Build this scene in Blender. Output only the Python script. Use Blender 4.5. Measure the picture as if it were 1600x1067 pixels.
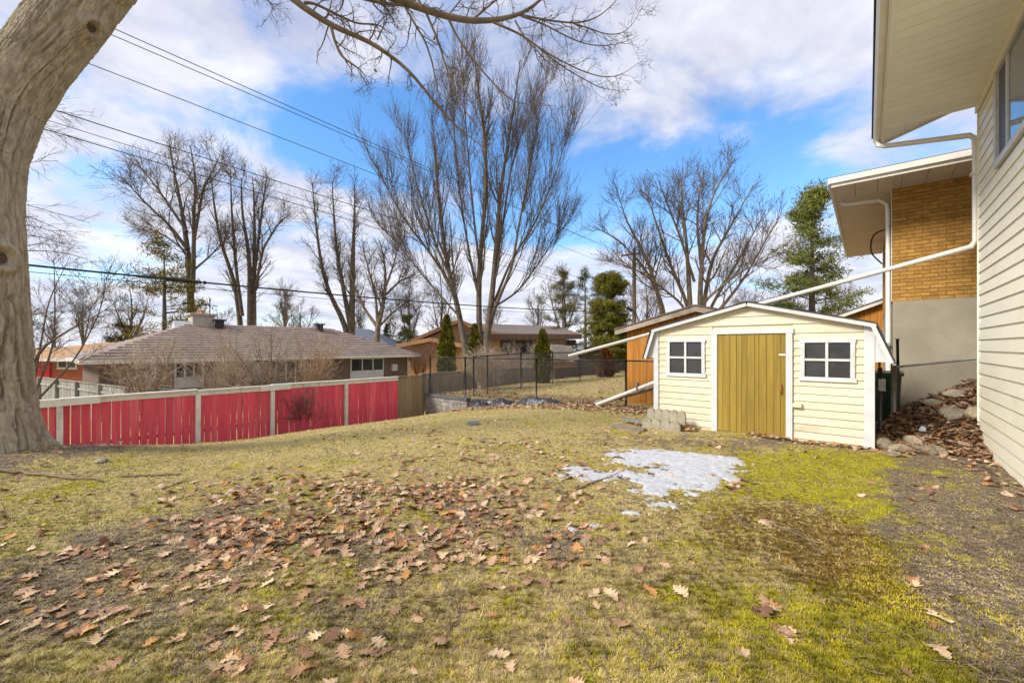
import bpy, math, random
import numpy as np
from mathutils import Vector
rng = np.random.default_rng(7); random.seed(7)
for o in list(bpy.data.objects): bpy.data.objects.remove(o)
sc = bpy.context.scene; COL = sc.collection
# ------------------------------------------------------------------ camera
FPX, CU, CV, CAMZ = 650.0, 800.0, 541.0, 1.5        # focal length in photo pixels, principal column, horizon row, eye height
cam = bpy.data.objects.new('camera', bpy.data.cameras.new('camera')); COL.objects.link(cam)
cam.location = (0, 0, CAMZ); cam.rotation_euler = (math.radians(90), 0, 0)
cam.data.sensor_width = 36; cam.data.lens = FPX / 1600 * 36; cam.data.shift_y = (541 - 533.5) / 1600
cam.data.clip_start = 0.05; cam.data.clip_end = 3000
sc.camera = cam
# ------------------------------------------------------------------ sky, sun, exposure
SUN_EL, SUN_AZ = 38.0, 250.0                        # azimuth clockwise from +Y
W = bpy.data.worlds.new('World'); sc.world = W; W.use_nodes = True
def build_world():
    nt = W.node_tree; N = nt.nodes; Lk = nt.links
    for n in list(N): N.remove(n)
    out = N.new('ShaderNodeOutputWorld')
    def M(op, a, b=None, c=None):
        n = N.new('ShaderNodeMath'); n.operation = op
        for i, x in enumerate((a, b, c)):
            if x is None: continue
            if isinstance(x, (int, float)): n.inputs[i].default_value = x
            else: Lk.new(x, n.inputs[i])
        return n.outputs[0]
    sky = N.new('ShaderNodeTexSky'); sky.sky_type = 'NISHITA'; sky.sun_disc = False
    sky.sun_elevation = math.radians(SUN_EL); sky.sun_rotation = math.radians(SUN_AZ)
    sky.air_density = 1.0; sky.dust_density = 0.3; sky.ozone_density = 3.0
    hs = N.new('ShaderNodeHueSaturation'); hs.inputs['Saturation'].default_value = 1.2
    Lk.new(sky.outputs[0], hs.inputs['Color'])
    bsky = N.new('ShaderNodeBackground'); bsky.inputs[1].default_value = 0.15
    Lk.new(hs.outputs[0], bsky.inputs[0])
    tc = N.new('ShaderNodeTexCoord'); sep = N.new('ShaderNodeSeparateXYZ'); Lk.new(tc.outputs['Generated'], sep.inputs[0])
    x, y, z = sep.outputs
    zz = M('ADD', M('MAXIMUM', z, 0.0), 0.22)
    px, py = M('DIVIDE', x, zz), M('DIVIDE', y, zz)
    cmb = N.new('ShaderNodeCombineXYZ'); Lk.new(px, cmb.inputs[0]); Lk.new(py, cmb.inputs[1]); cmb.inputs[2].default_value = 3.7
    def noise(scale, detail, rough, dist=0.0, off=(0, 0, 0)):
        mp = N.new('ShaderNodeMapping'); mp.inputs['Location'].default_value = off; Lk.new(cmb.outputs[0], mp.inputs[0])
        n = N.new('ShaderNodeTexNoise'); n.inputs['Scale'].default_value = scale; n.inputs['Detail'].default_value = detail
        n.inputs['Roughness'].default_value = rough; n.inputs['Distortion'].default_value = dist
        Lk.new(mp.outputs[0], n.inputs['Vector']); return n.outputs['Fac']
    n1 = noise(2.1, 9, 0.60, 0.35); n2 = noise(0.55, 4, 0.5, 0.2, (4.1, 1.3, 0)); n3 = noise(3.2, 6, 0.6, 0.2, (9, 2, 1))
    az = M('ARCTAN2', x, y); el = M('ARCTANGENT', M('DIVIDE', z, M('SQRT', M('ADD', M('MULTIPLY', x, x), M('MULTIPLY', y, y)))))
    gap = None                                         # the clear openings between the cloud banks
    for (u, v, su, sv, a) in [(1000, 300, 190, 66, .42), (1180, 285, 120, 60, .28), (545, 225, 105, 48, .36), (860, 345, 70, 55, .2),
                              (190, 400, 80, 60, .16), (400, 180, 120, 50, .12), (290, 110, 60, 50, .08), (1240, 230, 60, 50, .12), (700, 250, 140, 60, .30), (60, 60, 60, 60, .2)]:
        a0 = math.atan2(u - CU, FPX); e0 = math.atan2(CV - v, math.hypot(FPX, u - CU))
        sa = su / FPX * math.cos(a0) ** 2; se = sv / FPX * math.cos(a0) * math.cos(e0)
        d1 = M('DIVIDE', M('SUBTRACT', az, a0), sa); d2 = M('DIVIDE', M('SUBTRACT', el, e0), se)
        r2 = M('ADD', M('MULTIPLY', d1, d1), M('MULTIPLY', d2, d2))
        g = M('MULTIPLY', M('EXPONENT', M('MULTIPLY', r2, -0.6)), a)
        gap = g if gap is None else M('ADD', gap, g)
    base = M('ADD', M('MULTIPLY', n1, 1.15), M('MULTIPLY', n2, 0.40))
    f = M('SUBTRACT', M('ADD', base, -0.06), M('MULTIPLY', gap, 0.92))
    mr = N.new('ShaderNodeMapRange'); mr.interpolation_type = 'SMOOTHSTEP'
    mr.inputs['From Min'].default_value = 0.34; mr.inputs['From Max'].default_value = 0.68; mr.inputs['To Max'].default_value = 0.97
    Lk.new(f, mr.inputs[0])
    ramp = N.new('ShaderNodeValToRGB'); e = ramp.color_ramp.elements
    e[0].position = 0.36; e[0].color = (0.50, 0.52, 0.68, 1); e[1].position = 0.60; e[1].color = (0.90, 0.90, 0.96, 1)
    Lk.new(M('ADD', M('MULTIPLY', n3, 0.55), M('MULTIPLY', n1, 0.45)), ramp.inputs[0])
    bcl = N.new('ShaderNodeBackground'); Lk.new(ramp.outputs[0], bcl.inputs[0]); bcl.inputs[1].default_value = 0.60
    mix = N.new('ShaderNodeMixShader'); Lk.new(mr.outputs[0], mix.inputs[0]); Lk.new(bsky.outputs[0], mix.inputs[1]); Lk.new(bcl.outputs[0], mix.inputs[2])
    Lk.new(mix.outputs[0], out.inputs[0])
build_world()
sun = bpy.data.objects.new('sun', bpy.data.lights.new('sun', 'SUN')); COL.objects.link(sun)
sun.data.energy = 2.6; sun.data.angle = math.radians(16); sun.data.color = (1, .94, .84)
_a, _e = math.radians(SUN_AZ), math.radians(SUN_EL)
sun.rotation_euler = Vector((math.sin(_a) * math.cos(_e), math.cos(_a) * math.cos(_e), math.sin(_e))).to_track_quat('Z', 'Y').to_euler()
sc.view_settings.view_transform = 'Standard'; sc.view_settings.look = 'None'
sc.view_settings.exposure = 0.92; sc.view_settings.gamma = 1.0; sc.view_settings.use_curve_mapping = False
sc.render.resolution_x, sc.render.resolution_y = 1024, 682
# ------------------------------------------------------------------ frames: world <-> lot (q across, t along the side wall of the house)
C1, S1 = 0.760, 0.650
_n = math.hypot(C1, S1); C1 /= _n; S1 /= _n
LOTROT = math.atan2(-S1, C1)
def L(q, t, z=0.0): return (S1 * t + C1 * q, C1 * t - S1 * q, z)
def lot(x, y): return (C1 * x - S1 * y, S1 * x + C1 * y)
def ray(u, v): return ((u - CU) / FPX, 1.0, (CV - v) / FPX)
def at(u, v, Y): return ((u - CU) / FPX * Y, Y, CAMZ + (CV - v) / FPX * Y)
def on_t(u, v, t):                       # pixel -> (q, z) on the upright plane t = const
    r = (u - CU) / FPX; Y = t / (S1 * r + C1); return C1 * r * Y - S1 * Y, CAMZ + (CV - v) / FPX * Y
def on_q(u, v, q):                       # pixel -> (t, z) on the upright plane q = const
    r = (u - CU) / FPX; Y = q / (C1 * r - S1); return S1 * r * Y + C1 * Y, CAMZ + (CV - v) / FPX * Y
# ------------------------------------------------------------------ numpy noise
def _hash(ix, iy, seed):
    h = (ix.astype(np.int64) * 374761393 + iy.astype(np.int64) * 668265263 + seed * 1442695041) & 0xffffffff
    h = ((h ^ (h >> 13)) * 1274126177) & 0xffffffff
    return ((h ^ (h >> 16)) & 0xffff) / 65535.0
def vnoise(x, y, seed=0):
    ix, iy = np.floor(x), np.floor(y); fx, fy = x - ix, y - iy
    fx = fx * fx * (3 - 2 * fx); fy = fy * fy * (3 - 2 * fy)
    a, b, c, d = _hash(ix, iy, seed), _hash(ix + 1, iy, seed), _hash(ix, iy + 1, seed), _hash(ix + 1, iy + 1, seed)
    return (a * (1 - fx) + b * fx) * (1 - fy) + (c * (1 - fx) + d * fx) * fy
def fbm(x, y, seed=0, octv=4, gain=.5):
    s, a, tot = 0, 1.0, 0
    for k in range(octv):
        s = s + a * vnoise(x * 2 ** k, y * 2 ** k, seed + k * 17); tot += a; a *= gain
    return s / tot
def sstep(a, b, x):
    s = np.clip((x - a) / (b - a), 0, 1); return s * s * (3 - 2 * s)
TREE = np.array(at(-22, 700, 6.1)[:2])
def ground(x, y, fine=True):
    x = np.asarray(x, float); y = np.asarray(y, float)
    q, t = C1 * x - S1 * y, S1 * x + C1 * y
    s = np.clip((-q - 4.0) / 9.3, 0, 1.02)
    z = -1.15 * s ** 1.8
    z = z - .08 * sstep(4, 9, t) * sstep(-1.5, -3, q)
    d2 = (x - TREE[0]) ** 2 + (y - TREE[1]) ** 2
    z = z + .46 * np.exp(-d2 / (2 * 1.5 ** 2))
    z = z + .05 * (fbm(x * .35 + 5, y * .35, 3, 2) - .5) * sstep(1.6, 3, np.hypot(q - 1.2, 0) + 1.0)
    back = -.10 - .30 * np.clip((-q - 5) / 8, 0, 1) + .010 * np.clip(t - 10.3, 0, 30)
    b = sstep(10.29, 10.43, t)
    z = z * (1 - b) + back * b
    low = -1.3 + .3 * sstep(10, 16, t)
    c = sstep(-13.42, -13.9, q); z = z * (1 - c) + low * c
    m = sstep(8.5, 10.3, t) * np.clip(.08 + .6 * (q - .12), 0, .9) * sstep(.09, .35, q) * sstep(30, 14, t)
    z = z + m + .05 * (fbm(x * 2.2, y * 2.2, 9, 3) - .5) * sstep(8.4, 9, t) * sstep(.1, .3, q)
    far = sstep(45, 90, np.hypot(x, y)); z = z * (1 - far) - .6 * far
    if fine:
        nearw = sstep(26, 12, y)
        z = z + nearw * (.022 * (fbm(x * 3, y * 3, 21, 3) - .5) + .018 * (fbm(x * 11, y * 11, 31, 2) - .5))
    return z
def gz(x, y): return float(ground(np.array([x]), np.array([y]), False)[0])
def gl(q, t): p = L(q, t); return gz(p[0], p[1])
def hit(u, v, n=60):                     # pixel -> point on the ground
    dx, dy, dz = ray(u, v); lo, hi = .5, 60
    for Y in np.linspace(1, 60, 400):
        if CAMZ + dz * Y <= gz(dx * Y, Y): hi = Y; break
        lo = Y
    for _ in range(25):
        m = (lo + hi) / 2
        if CAMZ + dz * m <= gz(dx * m, m): hi = m
        else: lo = m
    return (dx * hi, hi, gz(dx * hi, hi))
# ------------------------------------------------------------------ materials
def _nodes(name):
    m = bpy.data.materials.new(name); m.use_nodes = True
    nt = m.node_tree; return m, nt, nt.nodes['Principled BSDF']
MATS = {}
def mat(name, c1, c2=None, scale=6.0, rough=.8, bump=0.0, bscale=None, stretch=(1, 1, 1), rand=0.0, metal=0.0, spec=.3, attr=None, lo=.35, hi=.65, dirt=None, coords='pos', c3=None):
    """noise-mottled procedural material; rand = per-piece brightness spread; dirt = (colour, amount, scale)"""
    m, nt, b = _nodes(name); N, K = nt.nodes, nt.links
    b.inputs['Roughness'].default_value = rough; b.inputs['Metallic'].default_value = metal; b.inputs['Specular IOR Level'].default_value = spec
    if coords == 'pos': src = N.new('ShaderNodeNewGeometry').outputs['Position']
    else: src = N.new('ShaderNodeTexCoord').outputs['Object']
    mp = N.new('ShaderNodeMapping'); mp.inputs['Scale'].default_value = stretch
    mp.inputs['Rotation'].default_value = (0, 0, -LOTROT if coords == 'pos' else 0)
    K.new(src, mp.inputs[0])
    oi = N.new('ShaderNodeObjectInfo')
    def nz(s, d=5, r=.6, off=True):
        n = N.new('ShaderNodeTexNoise'); n.noise_dimensions = '4D'; n.inputs['Scale'].default_value = s; n.inputs['Detail'].default_value = d; n.inputs['Roughness'].default_value = r
        K.new(mp.outputs[0], n.inputs['Vector'])
        if off:
            mm = N.new('ShaderNodeMath'); mm.operation = 'MULTIPLY'; mm.inputs[1].default_value = 37.0 if rand else 0.0
            K.new(oi.outputs['Random'], mm.inputs[0]); K.new(mm.outputs[0], n.inputs['W'])
        return n.outputs['Fac']
    def mixc(fac, a, bb, mode='MIX'):
        n = N.new('ShaderNodeMix'); n.data_type = 'RGBA'; n.blend_type = mode
        for i, x in ((0, fac), (6, a), (7, bb)):
            if isinstance(x, (int, float)): n.inputs[i].default_value = x
            elif isinstance(x, tuple): n.inputs[i].default_value = (*x[:3], 1)
            else: K.new(x, n.inputs[i])
        return n.outputs[2]
    def rng_(x, a, bb, c=0., d=1.):
        n = N.new('ShaderNodeMapRange'); n.interpolation_type = 'SMOOTHSTEP'
        for i, w in enumerate((a, bb, c, d)): n.inputs[i + 1].default_value = w
        K.new(x, n.inputs[0]); return n.outputs[0]
    if attr:
        a = N.new('ShaderNodeAttribute'); a.attribute_name = attr; col = a.outputs['Color']
        if c2: col = mixc(rng_(nz(scale), lo, hi), col, mixc(1.0, col, c2, 'MULTIPLY'))
    else:
        col = mixc(rng_(nz(scale), lo, hi), c1, c2 or c1)
        if c3: col = mixc(rng_(nz(scale * .31, 3), .5, .7), col, c3)
    if dirt: col = mixc(rng_(nz(dirt[2], 6, .65), .5, .75, 0, dirt[1]), col, dirt[0])
    if rand:
        r = N.new('ShaderNodeMapRange'); r.inputs[3].default_value = 1 - rand; r.inputs[4].default_value = 1 + rand
        K.new(oi.outputs['Random'], r.inputs[0])
        hsv = N.new('ShaderNodeHueSaturation'); K.new(r.outputs[0], hsv.inputs['Value']); K.new(col, hsv.inputs['Color']); col = hsv.outputs[0]
    K.new(col, b.inputs['Base Color'])
    if bump:
        bn = N.new('ShaderNodeBump'); bn.inputs['Strength'].default_value = min(1, bump); bn.inputs['Distance'].default_value = .02
        K.new(nz(bscale or scale * 3, 6, .65), bn.inputs['Height']); K.new(bn.outputs[0], b.inputs['Normal'])
    MATS[name] = m; return m
GRAINV = (9, 9, .6)
m_ground = None
m_leaf = [mat('leaf_%d' % i, c, tuple(x * .62 for x in c), 9, .75, .4, 40, rand=.25, spec=.25) for i, c in enumerate(
    [(.52, .33, .20), (.60, .42, .26), (.40, .235, .14), (.50, .25, .09), (.66, .48, .31), (.30, .165, .095)])]
m_leafstuff = mat('leaf_litter', (1, 1, 1), (.62, .6, .58), 14, .8, .3, 50, attr='Col')
m_blade = mat('grass_blades', (1, 1, 1), (.75, .75, .7), 8, .8, attr='Col', spec=.15)
m_bark = mat('oak_bark', (.45, .385, .29), (.30, .25, .185), 11, .95, 1.0, 34, stretch=(1, 1, .3), dirt=((.33, .33, .19), .5, 1.6), spec=.1)
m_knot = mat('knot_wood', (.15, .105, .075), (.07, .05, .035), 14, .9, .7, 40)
m_branch = mat('branch_bark', (.165, .135, .10), (.10, .08, .06), 4, .9, .3, 20, spec=.1)
m_branch_tan = mat('branch_bark_tan', (.24, .19, .13), (.15, .115, .08), 3, .9, .3, 20, spec=.1)
m_twig = mat('twig_bark', (.17, .135, .11), (.11, .085, .07), 3, .9, spec=.1)
m_twig_tan = mat('twig_bark_tan', (.50, .41, .31), (.36, .285, .21), 3, .9, spec=.1)
m_siding = mat('cream_siding', (.70, .645, .49), (.64, .58, .43), 2.2, .5, .1, 30, rand=.05, dirt=((.40, .35, .22), .55, 2.2), stretch=(.5, .5, 1.6), spec=.3)
m_housesiding = mat('house_siding', (.86, .825, .68), (.83, .79, .635), 1.3, .42, .06, 30, rand=.02, dirt=((.58, .56, .40), .4, 1.2), spec=.35)
m_white = mat('white_paint', (.64, .655, .675), (.56, .575, .59), 5, .55, .15, 40, dirt=((.42, .4, .36), .4, 6.0), rand=.03)
m_whitemetal = mat('white_aluminium', (.76, .74, .68), (.70, .67, .60), 3, .35, .03, 20, dirt=((.5, .45, .38), .25, 5.0), spec=.5)
m_soffit = mat('soffit_cream', (.88, .87, .80), (.86, .845, .77), 2, .5, rand=.02, dirt=((.6, .55, .45), .15, 2.))
m_soffit2 = mat('soffit_pinkish', (.74, .67, .60), (.68, .61, .54), 2, .55, rand=.03, dirt=((.42, .35, .28), .25, 2.))
m_door = mat('olive_door', (.335, .235, .042), (.26, .18, .03), 1.5, .55, .25, 12, stretch=GRAINV, rand=.09, dirt=((.20, .14, .05), .6, 3))
m_roofdark = mat('dark_shingle', (.07, .068, .07), (.045, .043, .045), 14, .95, .6, 60, rand=.1)
m_glass = mat('window_glass', (.03, .034, .042), (.055, .06, .07), 2.5, .04, spec=.5, dirt=((.07, .07, .065), .35, 7))
m_glassblue = mat('window_glass_clear', (.16, .2, .24), (.1, .12, .15), 1.2, .06, spec=.7)
m_screen = mat('window_screen', (.10, .11, .14), (.085, .09, .115), 4, .5)
m_brick = mat('yellow_brick', (.47, .26, .065), (.37, .19, .042), 9, .85, .5, 60, rand=.16, dirt=((.22, .12, .05), .3, 5))
m_mortar = mat('mortar', (.30, .22, .13), (.22, .16, .1), 20, .95, .5, 60)
m_concrete = mat('parging', (.36, .325, .245), (.30, .27, .20), 1.6, .92, .35, 30, dirt=((.24, .215, .16), .5, 1.1), c3=(.42, .385, .30))
m_pinkroof = mat('pink_shingle', (.30, .2, .165), (.22, .15, .125), 12, .95, .5, 50)
m_red = mat('red_fence_paint', (.77, .095, .145), (.68, .072, .115), 2, .6, .25, 14, stretch=GRAINV, rand=.10, dirt=((.34, .05, .06), .5, 3.5), c3=(.80, .16, .19))
m_fencewhite = mat('fence_white', (.76, .75, .69), (.68, .66, .60), 5, .65, .3, 30, rand=.04, dirt=((.36, .31, .23), .5, 5))
m_greywood = mat('weathered_wood', (.34, .29, .225), (.23, .195, .15), 2, .9, .6, 16, stretch=GRAINV, rand=.2, dirt=((.15, .13, .10), .4, 3))
m_greywood2 = mat('silver_wood', (.36, .35, .31), (.24, .235, .21), 2, .9, .6, 16, stretch=GRAINV, rand=.2)
m_tanwood = mat('rough_tan_wood', (.36, .27, .16), (.27, .195, .11), 2, .9, .6, 16, stretch=GRAINV, rand=.12)
m_orange = mat('orange_stained_wood', (.50, .22, .035), (.38, .15, .02), 1.6, .6, .35, 12, stretch=GRAINV, rand=.15, dirt=((.20, .08, .02), .5, 2.0))
m_fasciawood = mat('weathered_fascia', (.42, .36, .29), (.30, .25, .2), 4, .85, .4, 25, dirt=((.2, .16, .13), .5, 4))
m_blackmetal = mat('black_metal', (.012, .012, .014), (.02, .02, .022), 8, .4, spec=.5)
m_galv = mat('galvanised_steel', (.33, .33, .33), (.24, .24, .24), 12, .45, .1, 40, metal=.6)
m_wiredark = mat('dark_wire', (.035, .03, .028), (.05, .045, .04), 10, .5)
m_wiregalv = mat('galvanised_wire', (.13, .115, .095), (.09, .08, .065), 10, .5, metal=.3)
m_cable = mat('cable_black', (.02, .02, .022), (.03, .03, .03), 4, .5)
m_stone = mat('grey_block', (.34, .32, .29), (.20, .18, .165), 7, .95, .8, 30, rand=.2, dirt=((.13, .12, .11), .5, 3))
m_cap = mat('slate_cap', (.13, .135, .15), (.09, .095, .11), 6, .85, .5, 30, rand=.15)
m_rock = mat('field_stone', (.32, .26, .18), (.17, .14, .10), 5, .95, .7, 25, rand=.25, dirt=((.18, .16, .09), .5, 4))
m_palerock = mat('pale_stone', (.29, .25, .19), (.16, .14, .11), 4, .95, .7, 25, rand=.15, dirt=((.25, .2, .15), .5, 4))
m_edger = mat('edging_concrete', (.40, .36, .28), (.30, .27, .205), 8, .95, .6, 40, rand=.1, dirt=((.2, .19, .12), .5, 4))
m_metalroof = mat('brown_metal_roof', (.34, .265, .225), (.24, .185, .155), 2, .55, .2, 20, rand=.0, dirt=((.36, .31, .28), .4, 1.2))
m_darkbrick = mat('brown_brick', (.23, .16, .125), (.15, .105, .08), 14, .9, .5, 40, stretch=(1, 1, 3), dirt=((.2, .14, .11), .4, 3))
m_orangebrick = mat('orange_brick', (.42, .13, .065), (.30, .085, .045), 10, .9, .3, 40, stretch=(1, 1, 3))
m_tanroof = mat('tan_shingle', (.50, .32, .18), (.42, .26, .145), 8, .95, .3, 40)
m_brownroof = mat('taupe_shingle', (.20, .165, .14), (.14, .115, .10), 6, .95, .3, 30)
m_browntrim = mat('brown_trim', (.10, .06, .045), (.07, .042, .032), 5, .7)
m_woodtan = mat('tan_board', (.48, .27, .12), (.36, .19, .085), 2, .8, .3, 12, stretch=GRAINV, rand=.1)
m_stucco = mat('taupe_wall', (.30, .23, .19), (.24, .185, .155), 4, .9)
m_bluegrey = mat('pale_blue_roof', (.42, .45, .47), (.34, .37, .39), 5, .7)
m_slateroof = mat('slate_blue_roof', (.13, .145, .18), (.10, .11, .14), 8, .9)
m_chimney = mat('chimney_render', (.48, .44, .39), (.40, .36, .31), 8, .9, .3, 30)
m_redpaint = mat('bright_red', (.6, .03, .025), (.5, .02, .02), 5, .5)
m_greenplastic = mat('green_plastic', (.02, .075, .055), (.03, .10, .07), 6, .4, spec=.5)
m_needle = mat('pine_needles', (1, 1, 1), (.6, .62, .55), 2, .85, attr='Col', spec=.1)
m_snow = mat('old_snow', (.60, .62, .68), (.44, .46, .52), 14, .55, .9, 46, dirt=((.46, .43, .37), .55, 9.), spec=.4)
m_tarp = mat('black_tarp', (.02, .022, .028), (.035, .038, .048), 10, .35, .6, 14, spec=.5)
m_polewood = mat('pole_wood', (.25, .19, .14), (.18, .135, .1), 3, .9, .4, 20, stretch=(4, 4, .4))
m_stick = mat('stick_bark', (.30, .22, .15), (.19, .14, .10), 12, .9, .5, 40)
m_deckred = mat('rust_pot', (.42, .12, .05), (.3, .09, .04), 8, .8)
m_litterbox = mat('terracotta_shrub', (.32, .11, .04), (.22, .08, .03), 5, .9)
# ------------------------------------------------------------------ mesh helpers
def mesh_np(name, V, faces, m=None, smooth=False, col=None):
    V = np.asarray(V, np.float32); me = bpy.data.meshes.new(name)
    faces = [np.asarray(f, np.int32) for f in faces if len(f)]
    me.vertices.add(len(V)); me.vertices.foreach_set('co', V.ravel())
    nl = sum(f.size for f in faces); npoly = sum(len(f) for f in faces)
    me.loops.add(nl); me.polygons.add(npoly)
    me.loops.foreach_set('vertex_index', np.concatenate([f.ravel() for f in faces]))
    tot = np.concatenate([np.full(len(f), f.shape[1], np.int32) for f in faces])
    me.polygons.foreach_set('loop_start', (np.cumsum(tot) - tot).astype(np.int32))
    me.polygons.foreach_set('use_smooth', np.full(npoly, bool(smooth)))
    if m: me.materials.append(m)
    if col is not None:
        a = me.color_attributes.new('Col', 'FLOAT_COLOR', 'POINT')
        a.data.foreach_set('color', np.concatenate([col, np.ones((len(V), 1))], 1).astype(np.float32).ravel())
    me.update(calc_edges=True); me.validate(); return me
ORG = {}                                 # object -> lot-frame origin (for parts of lot-aligned things)
def link(name, data, parent=None, loc=(0, 0, 0), rot=(0, 0, 0)):
    o = bpy.data.objects.new(name, data); COL.objects.link(o)
    o.location = loc; o.rotation_euler = rot
    if parent is not None: o.parent = parent
    return o
def tag(o, label=None, cat=None, group=None, kind=None):
    for k, v in (('label', label), ('category', cat), ('group', group), ('kind', kind)):
        if v: o[k] = v
    return o
def thing(name, label, cat, q, t, z, group=None):          # lot-aligned Empty at a thing's base
    o = link(name, None, None, L(q, t, z), (0, 0, LOTROT)); o.empty_display_size = .1
    ORG[o] = (q, t, z); return tag(o, label, cat, group)
def wthing(name, label, cat, loc, group=None):             # world-aligned Empty
    o = link(name, None, None, loc); ORG[o] = tuple(loc); return tag(o, label, cat, group)
def part(parent, name, me, o3, rot=(0, 0, 0)):             # o3: origin in the parent's frame family
    p = ORG[parent]; o = link(name, me, parent, tuple(o3[i] - p[i] for i in range(3)), rot)
    ORG[o] = tuple(o3); return o
BOXF = [(0, 3, 2, 1), (4, 5, 6, 7), (0, 1, 5, 4), (1, 2, 6, 5), (2, 3, 7, 6), (3, 0, 4, 7)]
_boxes = {}
def boxmesh(dx, dy, dz, m):
    k = (round(dx, 3), round(dy, 3), round(dz, 3), m.name)
    if k not in _boxes:
        x, y, z = dx / 2, dy / 2, dz / 2
        _boxes[k] = mesh_np('box', [(-x, -y, -z), (x, -y, -z), (x, y, -z), (-x, y, -z), (-x, -y, z), (x, -y, z), (x, y, z), (-x, y, z)], [BOXF], m)
    return _boxes[k]
def box(parent, name, m, a0, a1, b0, b1, z0, z1, rot=(0, 0, 0)):
    return part(parent, name, boxmesh(a1 - a0, b1 - b0, z1 - z0, m), ((a0 + a1) / 2, (b0 + b1) / 2, (z0 + z1) / 2), rot)
def hexa(parent, name, m, pts):                            # eight corners (bottom ring, top ring) in the parent's frame
    c = np.mean(pts, 0); return part(parent, name, mesh_np(name, np.array(pts) - c, [BOXF], m), tuple(c))
def prism(parent, name, m, poly, a0, a1, axis='t'):        # polygon in (q,z) extruded along t, or in (t,z) along q
    n = len(poly); V = []
    for w in (a0, a1):
        for (h, z) in poly: V.append((h, w, z) if axis == 't' else (w, h, z))
    V = np.array(V, float); c = V.mean(0)
    fs = [np.array([[i, (i + 1) % n, n + (i + 1) % n, n + i] for i in range(n)])]
    me = bpy.data.meshes.new(name)
    me.from_pydata([tuple(v - c) for v in V], [], [tuple(f) for f in fs[0]] + [tuple(range(n))[::-1], tuple(range(n, 2 * n))])
    me.materials.append(m); me.update(); return part(parent, name, me, tuple(c))
def tubes(P, R, n):                                        # P (N,K,3), R (N,K) -> verts, quads
    P = np.asarray(P, float); R = np.asarray(R, float); N, K = R.shape
    T = np.gradient(P, axis=1); T /= np.linalg.norm(T, axis=2, keepdims=True) + 1e-9
    D = P[:, -1] - P[:, 0]; ref = np.where(np.abs(D[:, 2:3]) > np.linalg.norm(D[:, :2], axis=1, keepdims=True), [[1., .13, 0]], [[.1, 0, 1.]])
    A = np.cross(T, ref[:, None, :]); A /= np.linalg.norm(A, axis=2, keepdims=True) + 1e-9
    B = np.cross(T, A); th = np.arange(n) * 2 * np.pi / n
    V = P[:, :, None] + R[:, :, None, None] * (A[:, :, None] * np.cos(th)[None, None, :, None] + B[:, :, None] * np.sin(th)[None, None, :, None])
    idx = np.arange(N * K * n).reshape(N, K, n)
    a = idx[:, :-1]; b = idx[:, 1:]
    F = np.stack([a, b, np.roll(b, -1, 2), np.roll(a, -1, 2)], -1).reshape(-1, 4)
    return V.reshape(-1, 3), F
def tubemesh(name, groups, m, org=(0, 0, 0), smooth=True): # groups: list of (P,R,n)
    Vs, Fs, k = [], [], 0
    for P, R, n in groups:
        if len(P) == 0: continue
        V, F = tubes(P, R, n); Vs.append(V); Fs.append(F + k); k += len(V)
    return mesh_np(name, np.concatenate(Vs) - np.array(org), [np.concatenate(Fs)], m, smooth)
def resample(pts, K):
    pts = np.asarray(pts, float); d = np.r_[0, np.cumsum(np.linalg.norm(np.diff(pts[:, :3], axis=0), axis=1))]
    s = np.linspace(0, d[-1], K)
    out = np.stack([np.interp(s, d, pts[:, i]) for i in range(pts.shape[1])], 1)
    if K > 4:
        for _ in range(2): out[1:-1] = .5 * out[1:-1] + .25 * (out[:-2] + out[2:])
    return out
def pipe(parent, name, m, pts, r, n=8, K=None, caps=True):
    P = np.asarray(pts, float) if K is None else resample(pts, K)
    V, F = tubes(P[None], np.full((1, len(P)), r), n)
    fs = [F]
    if caps: fs.append(np.array([list(range(n))[::-1], list(range(len(V) - n, len(V)))]))
    c = P.mean(0); return part(parent, name, mesh_np(name, V - c, fs, m, n > 5), tuple(c))
# ------------------------------------------------------------------ THE GROUND
def bump_(X, Y, u, v, su, sv):          # soft patch whose centre and extent were read off the photograph, on the ground
    c = hit(u, v); a = hit(u + su, v); b = hit(u, max(v - sv, 560)); w = hypot2(a, c); d = hypot2(b, c)
    return np.exp(-.7 * (((X - c[0]) / w) ** 2 + ((Y - c[1]) / d) ** 2))
def hypot2(a, b): return max(.05, math.hypot(a[0] - b[0], a[1] - b[1]))
PATCH = {
 'moss': [(1290, 722, 150, 22, 1.3), (1430, 740, 60, 25, .8), (1420, 820, 70, 35, .9), (1470, 905, 50, 40, 1.0), (1350, 1010, 150, 70, 1.0), (1170, 990, 150, 55, .55), (850, 990, 150, 50, .22), (950, 900, 160, 50, .18), (700, 930, 120, 50, .12), (1470, 955, 60, 40, .8), (1250, 760, 160, 30, .6), (400, 770, 160, 20, .25), (110, 765, 40, 14, .7), (250, 940, 90, 40, .2), (1500, 1050, 60, 40, .9)],
 'rust': [(1280, 830, 130, 45, 1.0), (1370, 880, 90, 40, .8), (1200, 870, 90, 40, .5), (850, 920, 120, 40, .35), (1420, 930, 60, 30, .5), (1100, 940, 120, 30, .4)],
 'soil': [(300, 825, 130, 40, .85), (120, 900, 190, 50, .8), (330, 960, 150, 45, .6), (80, 985, 150, 45, .75), (560, 1010, 120, 45, .65), (760, 800, 160, 36, .6), (600, 860, 150, 32, .65), (560, 770, 120, 18, .6), (880, 850, 120, 30, .45), (950, 1020, 120, 30, .4), (1210, 690, 140, 8, 1.4), (1000, 690, 90, 12, .6), (30, 715, 100, 18, 1.0), (140, 705, 60, 10, .5), (870, 730, 180, 30, .25)],
}
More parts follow.
